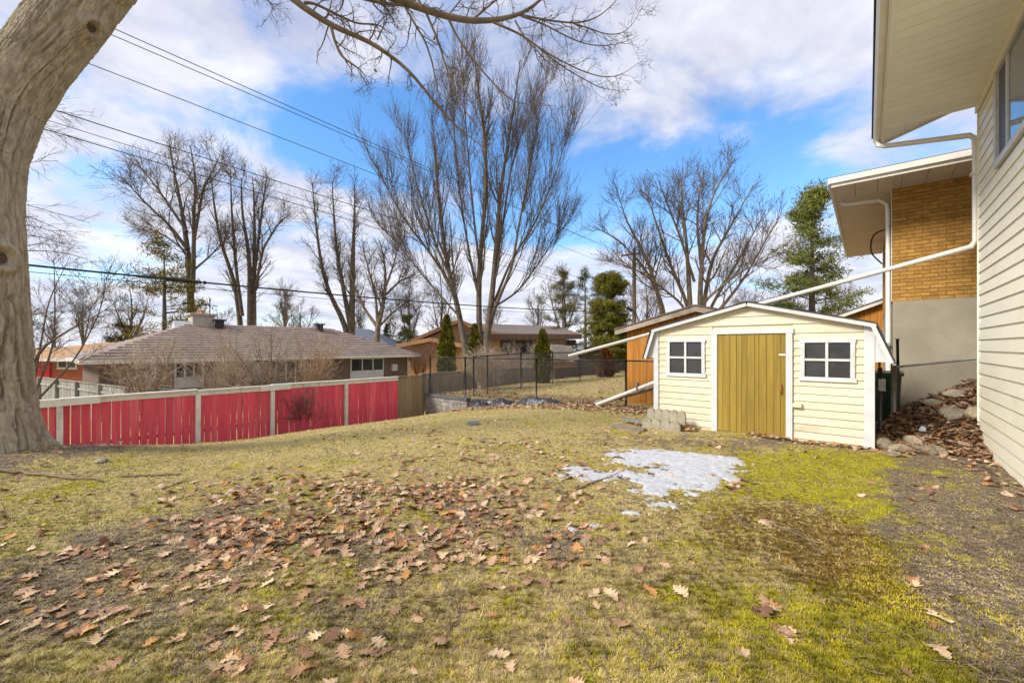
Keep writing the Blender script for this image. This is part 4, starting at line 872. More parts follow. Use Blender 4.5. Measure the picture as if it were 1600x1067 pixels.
# tree behind the oak, its limbs drooping out to the right
def simple_tree(label, u, vb, vt, Y, seed, levels, m_b, m_t, rpx=6, lean=0, name='bare_tree', nst=1, group=None, zb=None):
    st = []
    for k in range(nst):
        o = (k - (nst - 1) / 2) * 16
        st.append(([(u + o * .1, vb, rpx), (u + o * .5 + lean * .2, vb * .7 + vt * .3, rpx * .8), (u + o + lean * .6, vb * .35 + vt * .65, rpx * .5), (u + o * 1.4 + lean, vt, rpx * .12)], (k % 2) * 1.0))
    P, R = stems_px(st, Y, 14); return bare_tree(label, P, R, levels, m_b, m_t, seed, 7, name, group=group)
simple_tree('bare tree with arching drooping limbs close behind the great oak', 22, 690, 120, 15, 11, [
    dict(n=34, frac=(.2, .97), ang=(55, 85), ln=(2.2, 3.6), K=9, up=-.25, wob=.06, rr=.3, rmin=.014), dict(n=9, frac=(.15, 1), ang=(20, 50), ln=(.7, 1.6), K=5, up=-.1, wob=.1, rr=.5, rmin=.007, thin=True), dict(n=3, frac=(.2, 1), ang=(20, 50), ln=(.3, .7), K=4, up=0, wob=.1, rr=.6, rmin=.005, thin=True)], m_branch, m_twig, 8)
BUSH = [dict(n=8, frac=(.15, .95), ang=(20, 60), ln=(.8, 1.7), K=6, up=.35, wob=.14, rr=.55, rmin=.009), dict(n=7, frac=(.2, 1), ang=(25, 60), ln=(.35, .9), K=5, up=.1, wob=.18, rr=.55, rmin=.0052, thin=True), dict(n=2, frac=(.2, 1), ang=(25, 60), ln=(.15, .45), K=4, up=.1, wob=.2, rr=.6, rmin=.0042, thin=True)]
P, R = stems_px([([(44, 640, 4), (52, 552, 3.2), (85, 530, 2.8), (120, 508, 2), (155, 492, 1.2), (185, 470, .5)], -.3), ([(44, 640, 3), (60, 560, 2.2), (75, 470, 1.4), (110, 400, .5)], .4), ([(44, 640, 3), (85, 540, 2), (86, 470, 1.5), (84, 400, .5)], .8), ([(44, 640, 3), (120, 560, 2), (160, 480, 1.2), (168, 425, .5)], .8), ([(120, 508, 1.5), (150, 470, 1), (175, 440, .4)], .3)], 10.5, 14)
bare_tree('young bare tree with one long slanting limb between oak and red fence', P, R, [dict(n=9, frac=(.2, .95), ang=(30, 65), ln=(.6, 1.5), K=6, up=.3, wob=.12, rr=.5, rmin=.007), BUSH[1], BUSH[2]], m_branch, m_twig, 12)
def shrub(label, u, Y, h, w, nst, seed, m_b, m_t, levels=BUSH, q=None):
    g = np.random.default_rng(seed); x = (u - CU) / FPX * Y; z0 = gz(x, Y) - .05; P, R = [], []
    for k in range(nst):
        a = g.uniform(0, 6.28); s = g.uniform(.3, 1) * w; hh = h * g.uniform(.65, 1.05)
        pts = np.array([(x + math.cos(a) * .12, Y + math.sin(a) * .12, z0, .028), (x + math.cos(a) * s * .35, Y + math.sin(a) * s * .35, z0 + hh * .5, .018), (x + math.cos(a) * s, Y + math.sin(a) * s, z0 + hh, .006)]) + np.r_[g.normal(size=3) * .02, 0]
        p = resample(pts, 10); P.append(p[:, :3]); R.append(p[:, 3])
    return bare_tree(label, np.array(P), np.array(R), levels, m_b, m_t, seed, 5, 'bare_shrub', base=(x, Y, z0))
shrub('bare vase shaped shrub arching over the red fence by the silvery panels', 228, 13.6, 2.6, 1.7, 13, 21, m_branch_tan, m_twig_tan)
shrub('dense pale twiggy shrub in front of the bungalow wall', 350, 15.5, 3.1, 1.9, 15, 22, m_twig_tan, m_twig_tan)
shrub('tall loose shrub with thin stems before the bungalow doors', 425, 16.6, 3.4, 1.8, 14, 23, m_branch_tan, m_twig_tan)
shrub('bare shrub with amber twigs near the white bungalow window', 487, 18.2, 3.4, 1.7, 13, 24, m_woodtan, m_twig_tan)
shrub('low tangle of bare brush under the maple', 795, 24.2, 2.3, 2.2, 14, 25, m_twig_tan, m_twig_tan)
shrub('thin dry bush growing along the chain link by the grey fence', 752, 17.6, 1.5, .8, 9, 26, m_twig_tan, m_twig_tan)
shrub('reddish bare bush beside the wood clad wing', 655, 27, 2.6, 1.6, 11, 27, m_deckred, m_twig)
# distant leafless trees: one shape, many copies
def far_copies():
    specs = [(35, 470, 60), (130, 455, 62), (205, 440, 66), (445, 440, 70), (640, 440, 72), (690, 425, 66), (840, 455, 75), (880, 420, 70), (935, 440, 72), (1010, 430, 70), (560, 470, 64), (1180, 455, 66), (1240, 440, 62), (1150, 470, 75), (1290, 440, 60), (470, 470, 80), (770, 470, 85), (340, 480, 75), (85, 490, 85), (610, 480, 90)]
    protos = []
    for s in range(3):
        st = [[(0, 0, 0, .28), (.1, .1, 4, .22), (-.2, 0, 8, .12), (.2, .1, 12, .02)], [(0, 0, 2.5, .16), (1.2, .3, 6, .1), (2.3, .6, 10, .02)], [(0, 0, 3, .16), (-1.3, -.3, 6.5, .1), (-2.0, -.8, 10.5, .02)]]
        pp = [resample(np.array(a), 10) for a in st]; P = np.array([p[:, :3] for p in pp]); R = np.array([p[:, 3] for p in pp])
        P1, R1 = spawn(P, R, 14, (.2, .98), (25, 60), (2, 4.2), 6, .3, .1, .45, .03, seed=90 + s); P2, R2 = spawn(P1, R1, 8, (.2, 1), (25, 60), (.9, 2.2), 5, .2, .12, .5, .022, seed=95 + s)
        P3, R3 = spawn(P2, R2, 3, (.2, 1), (25, 60), (.5, 1.2), 4, .1, .12, .6, .018, seed=98 + s)
        protos.append((tubemesh('far_trunk', [(P, R, 6), (P1, R1, 4)], m_branch), tubemesh('far_crown', [(P2, R2, 3), (P3, R3, 3)], m_twig, smooth=False)))
    for i, (u, vt, Y) in enumerate(specs):
        x, _, zt = at(u, vt, Y); k = (zt + 1.0) / 12.5; a, b = protos[i % 3]
        r = wthing('bare_tree', 'small distant bare tree on the skyline beyond the houses', 'tree', (x, Y, -.8), 'distant bare trees behind the houses')
        r.rotation_euler = (0, 0, i * 1.7); r.scale = (k, k, k)
        link('trunk', a, r); link('crown', b, r)
far_copies()
# conifers
def conifer(label, u, vb, vt, Y, wpx, seed, c1, c2, kind='pine', dens=1.0, name='pine_tree'):
    g = np.random.default_rng(seed); x, _, zb = at(u, vb, Y); zt = at(u, vt, Y)[2]; zb = min(zb, gz(x, Y)) - .1; H = zt - zb; w = wpx / FPX * Y / 2
    root = wthing(name, label, 'tree', (x, Y, zb))
    tr = np.array([(0, 0, 0, .022 * H), (.05, 0, H * .5, .013 * H), (0, .03, H, .006)]); p = resample(tr, 10)
    nb_ = int((70 if kind == 'pine' else 150) * dens); f = np.sort(g.uniform(.16 if kind == 'pine' else .05, .99, nb_))
    prof = np.where(f < .35, .75 + .25 * f / .35, ((1 - f) / .65) ** .75) if kind == 'pine' else (1 - f) ** .8 * np.minimum(1, .5 + f * 4)
    if kind == 'round': prof = np.sin(np.pi * np.clip(f * .82 + .16, 0, 1)) ** .7
    ln = w * prof * g.uniform(.42, 1.18, nb_) + .12
    az = g.uniform(0, 6.28, nb_); K = 6; s = np.linspace(0, 1, K)
    rise = np.where(f > .75, .5, .08 if kind == 'pine' else -.1)
    P = np.stack([np.cos(az)[:, None] * ln[:, None] * s, np.sin(az)[:, None] * ln[:, None] * s, (f * H)[:, None] + ln[:, None] * (rise[:, None] * s + .15 * s * s) + g.normal(size=(nb_, K)) * .03], -1)
    R = (.012 * ln + .006)[:, None] * np.linspace(1, .3, K)
    P1, R1 = spawn(P, R, 5, (.3, 1), (25, 60), (w * .18, w * .42), 4, .1, .1, .6, .008, seed=seed)
    part(root, 'trunk', tubemesh('trunk', [(p[None, :, :3], p[None, :, 3], 8), (P, R, 4), (P1, R1, 3)], m_branch), (x, Y, zb))
    # needle tufts: fans of narrow faces along the outer boughs
    src = np.concatenate([P[:, 2:].reshape(-1, 3), P1.reshape(-1, 3), P1[:, -1], P[:, -1]]); reps = max(3, int(9 * dens))
    c = np.repeat(src, reps, 0) + g.normal(size=(len(src) * reps, 3)) * w * .085 * np.array([1, 1, .38]); M_ = len(c)
    d = norm(g.normal(size=(M_, 3)) + np.array([0, 0, .35])); sd = norm(np.cross(d, g.normal(size=(M_, 3)))); l = g.uniform(.12, .28, (M_, 1)) * (w / 2.2) ** .5; wd = l * .11
    V = np.stack([c - sd * wd, c + sd * wd, c + d * l + sd * wd * .3, c + d * l - sd * wd * .3], 1).reshape(-1, 3)
    F = np.arange(M_ * 4).reshape(-1, 4); k = np.clip(g.normal(.5, .28, M_), 0, 1)[:, None]; kk = np.repeat(np.array(c1) * (1 - k) + np.array(c2) * k, 4, 0)
    part(root, 'crown', mesh_np('crown', V, [F], m_needle, False, kk), (x, Y, zb)); return root
G1, G2 = (.07, .09, .035), (.22, .22, .05)
conifer('yellow green pine with open boughs behind the bungalow chimney', 256, 600, 380, 31, 130, 31, (.11, .10, .03), (.36, .29, .045), dens=.62)
conifer('tall feathery white pine beside the brick house eave', 1268, 540, 300, 30, 146, 32, (.09, .12, .04), (.34, .35, .075), dens=1.1)
conifer('thinning brownish pine left of the round green conifer', 882, 560, 425, 42, 62, 33, (.10, .09, .045), (.24, .19, .07), dens=.7)
conifer('narrow scraggly pine between two fuller conifers', 914, 560, 420, 46, 44, 34, G1, (.14, .15, .04), dens=.45)
conifer('full rounded green conifer beside the utility pole', 953, 565, 435, 38, 72, 35, (.09, .10, .02), (.30, .27, .045), 'round', 1.7)
conifer('small dark pine standing on the skyline beyond the wood clad wing', 636, 560, 492, 60, 48, 36, G1, (.13, .12, .04), dens=.8)
conifer('tiny spruce seen over the far slate roof', 604, 560, 508, 70, 18, 37, (.03, .05, .03), (.07, .10, .05), 'spruce', .8, 'spruce_tree')
conifer('low brownish pine on the skyline behind the tan roofed house', 190, 560, 505, 40, 70, 38, (.07, .06, .03), (.17, .14, .05), dens=.6)
def cedar(label, u, vb, vt, Y, wpx, seed, c1=(.07, .085, .015), c2=(.34, .31, .05), name='cedar_tree'):
    g = np.random.default_rng(seed); x, _, zt = at(u, vt, Y); zb = gz(x, Y) - .05; H = zt - zb; w = wpx / FPX * Y / 2
    root = wthing(name, label, 'tree', (x, Y, zb)); p = resample(np.array([(0, 0, 0, .07), (0, 0, H * .6, .04), (0, 0, H * .97, .006)]), 8)
    part(root, 'trunk', tubemesh('trunk', [(p[None, :, :3], p[None, :, 3], 7)], m_branch), (x, Y, zb))
    M_ = 9000; f = g.uniform(.02, 1, M_); a = g.uniform(0, 6.28, M_); pr = np.minimum(1, (1 - f) * 2.2) ** .7 * (.82 + .18 * np.sin(np.minimum(f * 3, 1.57)))
    lump = .68 + .62 * vnoise(a * 1.9 + 3 * np.cos(a), f * H * 4.0, seed); r = w * pr * lump * g.uniform(.45, 1, M_) ** .5
    c = np.stack([np.cos(a) * r, np.sin(a) * r, f * H], 1); o = np.stack([np.cos(a), np.sin(a), np.full(M_, 1.1)], 1)
    d = norm(o + g.normal(size=(M_, 3)) * .5); sd = norm(np.cross(d, g.normal(size=(M_, 3)))); l = g.uniform(.07, .17, (M_, 1)); wd = l * .3
    V = np.stack([c - sd * wd * .4, c + d * l * .5 + sd * wd, c + d * l, c + d * l * .5 - sd * wd], 1).reshape(-1, 3); k = np.clip(g.normal(.45, .28, M_), 0, 1)[:, None]
    part(root, 'crown', mesh_np('crown', V, [np.arange(M_ * 4).reshape(-1, 4)], m_needle, False, np.repeat(np.array(c1) * (1 - k) + np.array(c2) * k, 4, 0)), (x, Y, zb)); return root
cedar('columnar cedar with pale tuft on its flank beside the tan gable', 698, 0, 494, 20.8, 25, 41)
cedar('slim columnar cedar growing against the maple trunks', 742, 0, 508, 22.0, 20, 42)
cedar('dark columnar cedar at the end of the grey board fence', 848, 0, 517, 20.4, 22, 43)
cedar('short rust coloured cedar near the far dark fence', 946, 0, 545, 23.5, 26, 44, (.10, .05, .015), (.34, .12, .03))
# ------------------------------------------------------------------ THE GREAT OAK
def great_oak():
    cl = [(-20, 745, 92), (-20, 715, 84), (-20, 680, 76), (-22, 600, 72), (-26, 450, 71), (-27, 330, 69), (-17, 240, 66), (10, 165, 63), (52, 100, 61), (90, 52, 60), (150, -20, 56), (215, -95, 50), (280, -170, 42)]
    pts = np.array([(*at(u, v, 6.1 + .012 * max(0, (300 - v) / 10)), r * 6.1 / FPX * (.60 + .16 * min(1, max(0, (260 - v) / 260)))) for u, v, r in cl]); M_, n = 600, 380
    C = resample(pts, M_); c, R = C[:, :3], C[:, 3]; T = norm(np.gradient(c, axis=0)); ref = np.array([0, 1., 0])
    A = norm(np.cross(T, ref)); B = np.cross(A, T); th = np.linspace(0, 2 * np.pi, n, endpoint=False) - np.pi / 2 + np.pi
    s = np.r_[0, np.cumsum(np.linalg.norm(np.diff(c, axis=0), axis=1))]
    TH, S = np.meshgrid(th, s); tx = (TH - th[0]) / (2 * np.pi)
    N_ = A[:, None] * np.cos(TH)[..., None] + B[:, None] * np.sin(TH)[..., None]
    h = c[:, 2][:, None] - c[0, 2]
    flare = .34 * np.exp(-h / .42) * (1 + .65 * np.cos(TH * 5 + 1.0) * np.exp(-h / .5)) + .06 * np.exp(-h / .9)
    warp = 1.6 * fbm(tx * 9, S * 1.3, 5, 3); warp2 = .9 * fbm(tx * 12, S * 1.6, 8, 3)
    f1 = np.abs(2 * vnoise(tx * 44 + warp * 1.2, S * 1.15 + warp2 * .6, 12) - 1); f2 = np.abs(2 * vnoise(tx * 92 + warp * 1.8, S * 4.2 + warp2, 14) - 1)
    low = 1 - .45 * sstep(1.8, 5.0, h)
    d = (.062 * sstep(.03, .18, f1) + .026 * sstep(.02, .26, f2)) * low + .022 * fbm(tx * 150, S * 22, 15, 2) + .05 * (fbm(tx * 6, S * .7, 16, 3) - .5)
    rad = R[:, None] + flare + d - .05
    P = c[:, None] + N_ * rad[..., None]
    U_ = CU + FPX * P[..., 0] / P[..., 1]; V_ = CV - FPX * (P[..., 2] - CAMZ) / P[..., 1]
    def surf(u, v):
        m_ = np.where((U_ - u) ** 2 + (V_ - v) ** 2 < 64, P[..., 1], 99.); return P[np.unravel_index(np.argmin(m_), m_.shape)].copy()
    knots = [(surf(8, 405), .17), (surf(150, 42), .13), (surf(5, 215), .05)]
    for kc, kr in knots:
        kc = np.array(kc); dist = np.linalg.norm((P - kc) * np.array([1, 1, .8]), axis=2)
        P = P + N_ * (.10 * kr / .2 * np.exp(-((dist - kr * .78) / (kr * .33)) ** 2) - .22 * kr / .2 * np.exp(-(dist / (kr * .50)) ** 2.0) + .05 * np.exp(-(dist / (kr * 1.7)) ** 2))[..., None]
    idx = np.arange(M_ * n).reshape(M_, n); a, b = idx[:-1], idx[1:]
    F = np.stack([a, np.roll(a, -1, 1), np.roll(b, -1, 1), b], -1).reshape(-1, 4)
    bx_, by_ = c[0, 0], c[0, 1]; root = wthing('oak_tree', 'great leaning oak with furrowed bark and old pruning knots at the lawn edge', 'tree', (bx_, by_, gz(bx_, by_)))
    trunk = part(root, 'trunk', mesh_np('trunk', P.reshape(-1, 3) - c[0], [F], m_bark, True), tuple(c[0]))
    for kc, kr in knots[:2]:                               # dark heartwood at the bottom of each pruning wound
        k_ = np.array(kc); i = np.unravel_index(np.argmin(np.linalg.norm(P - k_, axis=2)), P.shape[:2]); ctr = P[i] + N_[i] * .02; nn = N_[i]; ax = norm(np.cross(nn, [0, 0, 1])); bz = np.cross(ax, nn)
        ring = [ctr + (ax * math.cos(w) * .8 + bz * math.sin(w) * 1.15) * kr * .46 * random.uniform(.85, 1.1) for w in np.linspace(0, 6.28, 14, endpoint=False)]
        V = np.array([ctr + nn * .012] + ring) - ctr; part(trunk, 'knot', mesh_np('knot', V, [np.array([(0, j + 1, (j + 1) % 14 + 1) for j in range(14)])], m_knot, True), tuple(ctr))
    def yd(u): return 6.5 + 1.25 * np.clip((u - 280) / 600, 0, 1.4)
    def limb(px): return np.array([(*at(u, v, yd(u)), r * .42 * yd(u) / FPX) for u, v, r in px])
    main = [[(270, -160, 60), (340, -110, 26), (400, -60, 17), (457, 0, 12), (517, 41, 10), (578, 65, 8), (636, 106, 6), (686, 169, 4.5), (722, 208, 3), (748, 222, 1.5), (775, 250, .6)],
            [(270, -160, 60), (400, -150, 28), (520, -60, 20), (600, -8, 16), (645, 8, 14), (690, 25, 12), (740, 35, 11), (782, 31, 9), (815, 24, 7), (838, 8, 5), (870, -25, 3), (910, -60, 1)],
            [(270, -165, 45), (330, -260, 26), (480, -300, 18), (700, -260, 10), (900, -180, 3)]]
    sub = [[(517, 41, 6), (523, 65, 5), (533, 88, 4.5), (545, 97, 4), (556, 104, 3), (568, 114, 1.8), (576, 130, .7)], [(475, 5, 6), (488, 4, 5), (530, 25, 4), (558, 38, 3.4), (592, 38, 2.6), (606, 50, 1.6), (620, 59, .6)], [(520, -60, 9), (555, -5, 7), (600, 6, 6), (632, 9, 5)],
           [(632, 9, 5), (648, 38, 4), (665, 65, 3.6), (676, 100, 3), (683, 140, 2.4), (698, 182, 1)], [(665, 18, 5), (685, 65, 4), (697, 105, 3.3), (712, 145, 2.6), (730, 180, 2), (752, 207, 1)], [(702, 32, 5), (712, 55, 4.2), (735, 88, 3.6), (755, 113, 3), (778, 138, 2.4), (797, 157, 2), (830, 166, 1.4), (868, 165, .6)],
           [(770, 35, 5), (800, 48, 4), (818, 56, 3.6), (845, 78, 3), (872, 93, 2.6), (905, 110, 2.2), (945, 123, 1.8), (972, 118, 1.3), (1000, 97, .6)], [(800, 22, 5), (830, 27, 4), (860, 33, 3.4), (900, 37, 3), (930, 30, 2.4), (950, 15, 1.6), (968, -5, .8)], [(815, 26, 4), (850, 38, 3), (880, 55, 2.6), (912, 69, 2.2), (942, 73, 1.8), (975, 67, 1.2), (998, 56, .6)],
           [(895, 37, 2.8), (922, 45, 2.3), (945, 54, 2), (970, 54, 1.6), (988, 40, 1.2), (1005, 8, .5)], [(845, 78, 2.6), (875, 102, 2.2), (912, 124, 1.8), (938, 138, 1.3), (966, 142, .6)], [(805, 33, 3), (820, 60, 2.4), (850, 92, 2), (868, 108, 1.2), (890, 110, .5)], [(660, 10, 4), (640, -20, 3), (600, -40, 2), (560, -60, .8)], [(740, 30, 4), (775, 0, 3), (820, -20, 2), (870, -50, 1)], [(700, 25, 3), (720, 0, 2.4), (745, -30, 1)],
           [(590, 62, 3), (600, 40, 2.2), (600, 10, 1.5), (590, -20, .7)], [(400, -60, 8), (410, -10, 3), (425, 8, 1.8), (428, 17, .7)]]
    mk = lambda L_, K: (np.array([resample(limb(p), K)[:, :3] for p in L_]), np.array([resample(limb(p), K)[:, 3] for p in L_]))
    P0, R0 = mk(main, 34); P1, R1 = mk(sub, 22)
    P2, R2 = spawn(P0, np.minimum(R0, .03), 24, (.3, 1), (30, 75), (.35, 1.0), 7, -.15, .2, .45, .0045, seed=301); P2b, R2b = spawn(P1, R1, 12, (.1, 1), (25, 70), (.3, .85), 7, -.1, .2, .6, .004, seed=302)
    P2 = np.concatenate([P2, P2b]); R2 = np.concatenate([R2, R2b])
    P3, R3 = spawn(P2, R2, 5, (.2, 1), (30, 70), (.12, .42), 5, -.05, .24, .6, .0032, seed=303); P4, R4 = spawn(P3, R3, 2, (.3, 1), (30, 70), (.06, .2), 4, .1, .2, .7, .0028, seed=304)
    part(root, 'limbs', tubemesh('limbs', [(P0, R0, 10), (P1, R1, 7)], m_branch_tan, c[0]), tuple(c[0]))
    part(root, 'twigs', tubemesh('twigs', [(P2, R2, 4), (P3, R3, 3), (P4, R4, 3)], m_twig, c[0], False), tuple(c[0]))
    g = np.random.default_rng(9)
    for i in g.choice(len(P3), 14, replace=False):         # a few leaves still hang on
        o = part(root, 'clinging_leaf', leaf_mesh[i % len(leaf_mesh)], tuple(P3[i, -1]), tuple(g.uniform(-1.5, 1.5, 3))); o.scale = (.075,) * 3
# ------------------------------------------------------------------ leaves
def leaf_shape(seed):
    g = np.random.default_rng(seed)
    prof = [(0, .015), (.07, .05), (.16, .23), (.24, .09), (.36, .37), (.45, .13), (.58, .43), (.67, .16), (.79, .27), (.86, .12), (.94, .12), (1, .0)]
    ys = np.array([p[0] for p in prof]); n = len(ys)
    ctr = np.stack([.03 * np.sin(ys * 3 + g.uniform(0, 6)), ys - .45, np.zeros(n)], 1); out = []
    for sgn in (-1, 1):
        w = np.array([p[1] for p in prof]) * g.uniform(.8, 1.2, n); fw = np.where(w > .2, .07, 0)
        out.append(ctr + np.stack([sgn * w, fw, np.zeros(n)], 1))
    V = np.concatenate([ctr, out[0], out[1]]); cu, cl_ = g.uniform(.35, 1.2) * g.choice([-1, 1], p=[.3, .7]), g.uniform(-.35, .6)
    V[:, 2] = .6 * cu * V[:, 0] ** 2 + .55 * cl_ * V[:, 1] ** 2 + .06 * np.sin(V[:, 1] * 7 + g.uniform(0, 6)) + g.normal(size=len(V)) * .012; V[:, 2] -= V[:, 2].min() * .8
    F = []
    for i in range(n - 1): F += [(i, i + 1, n + i + 1, n + i), (i + 1, i, 2 * n + i, 2 * n + i + 1)]
    k = len(V); V = np.concatenate([V, [(-.012, -.45, V[0, 2]), (.012, -.45, V[0, 2]), (.03, -.66, V[0, 2] + .03)]]); return V, np.array(F), np.array([(k, k + 1, k + 2)])
LV = [leaf_shape(s) for s in range(9)]
leaf_mesh = [mesh_np('oak_leaf', V, [F, T_], m_leaf[i % 6], True) for i, (V, F, T_) in enumerate(LV)]
great_oak()
def hitv(u, v):
    dx = (u - CU) / FPX; dz = (CV - v) / FPX; Y = np.clip(CAMZ / np.maximum(-dz, .02), .5, 40)
    for _ in range(14): Y = .5 * Y + .5 * np.clip((ground(dx * Y, Y, False) - CAMZ) / np.minimum(dz, -.02), .5, 40)
    return dx * Y, Y
def scatter_leaves():
    g = np.random.default_rng(77); U, Vv = [], []
    for (u, v, su, sv, n) in [(560, 770, 130, 20, 330), (690, 775, 110, 18, 220), (390, 832, 70, 26, 130), (480, 842, 90, 24, 130), (580, 862, 130, 28, 110), (330, 900, 150, 40, 56), (140, 930, 120, 50, 40), (230, 965, 120, 45, 20), (60, 940, 70, 55, 12), (800, 842, 90, 26, 60), (650, 830, 120, 28, 80), (760, 700, 240, 24, 170), (850, 760, 100, 26, 60), (480, 985, 150, 50, 34), (200, 830, 120, 36, 36), (900, 885, 150, 50, 30), (1300, 850, 150, 70, 15), (1100, 800, 200, 80, 22), (1420, 970, 50, 70, 9), (60, 800, 60, 26, 16), (1390, 770, 40, 20, 14), (700, 1045, 220, 30, 10), (1060, 900, 100, 60, 8), (620, 690, 120, 14, 40), (330, 790, 80, 20, 30), (1010, 742, 90, 18, 16)]:
        m_ = max(2, n // 6); cu_, cv_ = g.normal(u, su, m_), g.normal(v, sv, m_); w_ = g.integers(0, m_, n); loose = g.uniform(0, 1, n) < (.3 if v < 875 else .8)
        U.append(np.where(loose, g.normal(u, su, n), cu_[w_] + g.normal(0, 17, n))); Vv.append(np.clip(np.where(loose, g.normal(v, sv, n), cv_[w_] + g.normal(0, 5.5, n)), 655, 1075))
    x, y = hitv(np.concatenate(U), np.concatenate(Vv)); q, t = lot(x, y)
    ok = (q < 1.1) & (q > -12.9) & (t < 9.9) & ~((q > qL - .1) & (q < qR + .1) & (t > T0 - .1)); x, y = x[ok], y[ok]
    def lotpts(n, q0, q1, t0, t1, pw=1.0):
        q = g.uniform(q0, q1, n); t = t0 + (t1 - t0) * g.uniform(0, 1, n) ** pw; p = np.array([L(a, b)[:2] for a, b in zip(q, t)]); return p[:, 0], p[:, 1]
    lit = [lotpts(2300, -11.0, qL - .1, 8.9, 10.28, .55), lotpts(900, -11.0, -5.4, 10.45, 12.0, 1.6), lotpts(3000, qR + .1, 1.55, 8.35, 10.25, .9), lotpts(900, qR + .4, 2.4, 10.35, 11.8), lotpts(60, .95, 1.25, 4.5, 8.6), lotpts(130, qL - .3, qL + .9, T0 - .4, T0 - .06, .6), lotpts(700, -12.8, -5.6, 12, 22), lotpts(150, .1, 1.2, 7.7, 8.6, .5), lotpts(90, qL + 1.6, qR, T0 - .3, T0 - .05), lotpts(350, -13.2, -11.2, 10.5, 13), (TREE[0] + g.normal(0, .9, 90), TREE[1] - .2 + g.normal(0, .7, 90))]
    order = np.argsort(y); near, rest = order[:300], order[300:]
    def place(i_x, i_y, lift=.004):
        z = ground(i_x, i_y) + lift; return z
    zn_ = place(x[near], y[near])
    for k, i in enumerate(near):
        o = link('oak_leaf', leaf_mesh[k % 9], None, (x[i], y[i], zn_[k] + .003), (g.uniform(-.2, .2), g.uniform(-.2, .2), g.uniform(0, 6.28))); s = g.uniform(.06, .125); o.scale = (s, s, s)
        tone = ('reddish tan', 'light tan', 'dull brown', 'orange brown', 'pale buff', 'dark chestnut')[(k % 9) % 6]; tag(o, 'dry %s oak leaf lying on the open lawn' % tone, 'leaf', '%s oak leaves fallen on the lawn' % tone)
    def stuff(name, X, Y_, label, piled=0.0, dk=1.0):
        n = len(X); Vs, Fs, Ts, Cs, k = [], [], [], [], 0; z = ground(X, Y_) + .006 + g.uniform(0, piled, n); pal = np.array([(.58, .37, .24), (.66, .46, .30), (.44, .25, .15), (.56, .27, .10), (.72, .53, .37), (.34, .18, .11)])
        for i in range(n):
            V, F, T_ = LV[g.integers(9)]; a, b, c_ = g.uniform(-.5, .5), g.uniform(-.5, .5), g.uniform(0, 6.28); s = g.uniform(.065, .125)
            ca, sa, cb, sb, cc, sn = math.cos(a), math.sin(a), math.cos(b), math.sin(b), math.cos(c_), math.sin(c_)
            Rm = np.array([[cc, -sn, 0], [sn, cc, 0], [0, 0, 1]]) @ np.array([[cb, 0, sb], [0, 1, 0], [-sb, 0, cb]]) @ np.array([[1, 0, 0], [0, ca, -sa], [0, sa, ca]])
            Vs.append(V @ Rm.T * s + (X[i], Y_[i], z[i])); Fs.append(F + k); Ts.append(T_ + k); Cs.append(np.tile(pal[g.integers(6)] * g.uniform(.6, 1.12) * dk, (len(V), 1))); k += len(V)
        o = link(name, mesh_np(name, np.concatenate(Vs), [np.concatenate(Fs), np.concatenate(Ts)], m_leafstuff, True, np.concatenate(Cs))); tag(o, label, 'leaves', kind='stuff')
    stuff('leaf_scatter', x[rest], y[rest], 'brown oak leaves strewn over the farther lawn')
    bank = (2, 3); rest_ = [i for i in range(len(lit)) if i not in bank]
    stuff('leaf_litter', np.concatenate([lit[i][0] for i in rest_]), np.concatenate([lit[i][1] for i in rest_]), 'drifts of dead leaves along the chain link fence and walls', .03)
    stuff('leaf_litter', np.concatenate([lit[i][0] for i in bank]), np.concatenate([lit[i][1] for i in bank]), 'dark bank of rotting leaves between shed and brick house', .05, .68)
scatter_leaves()
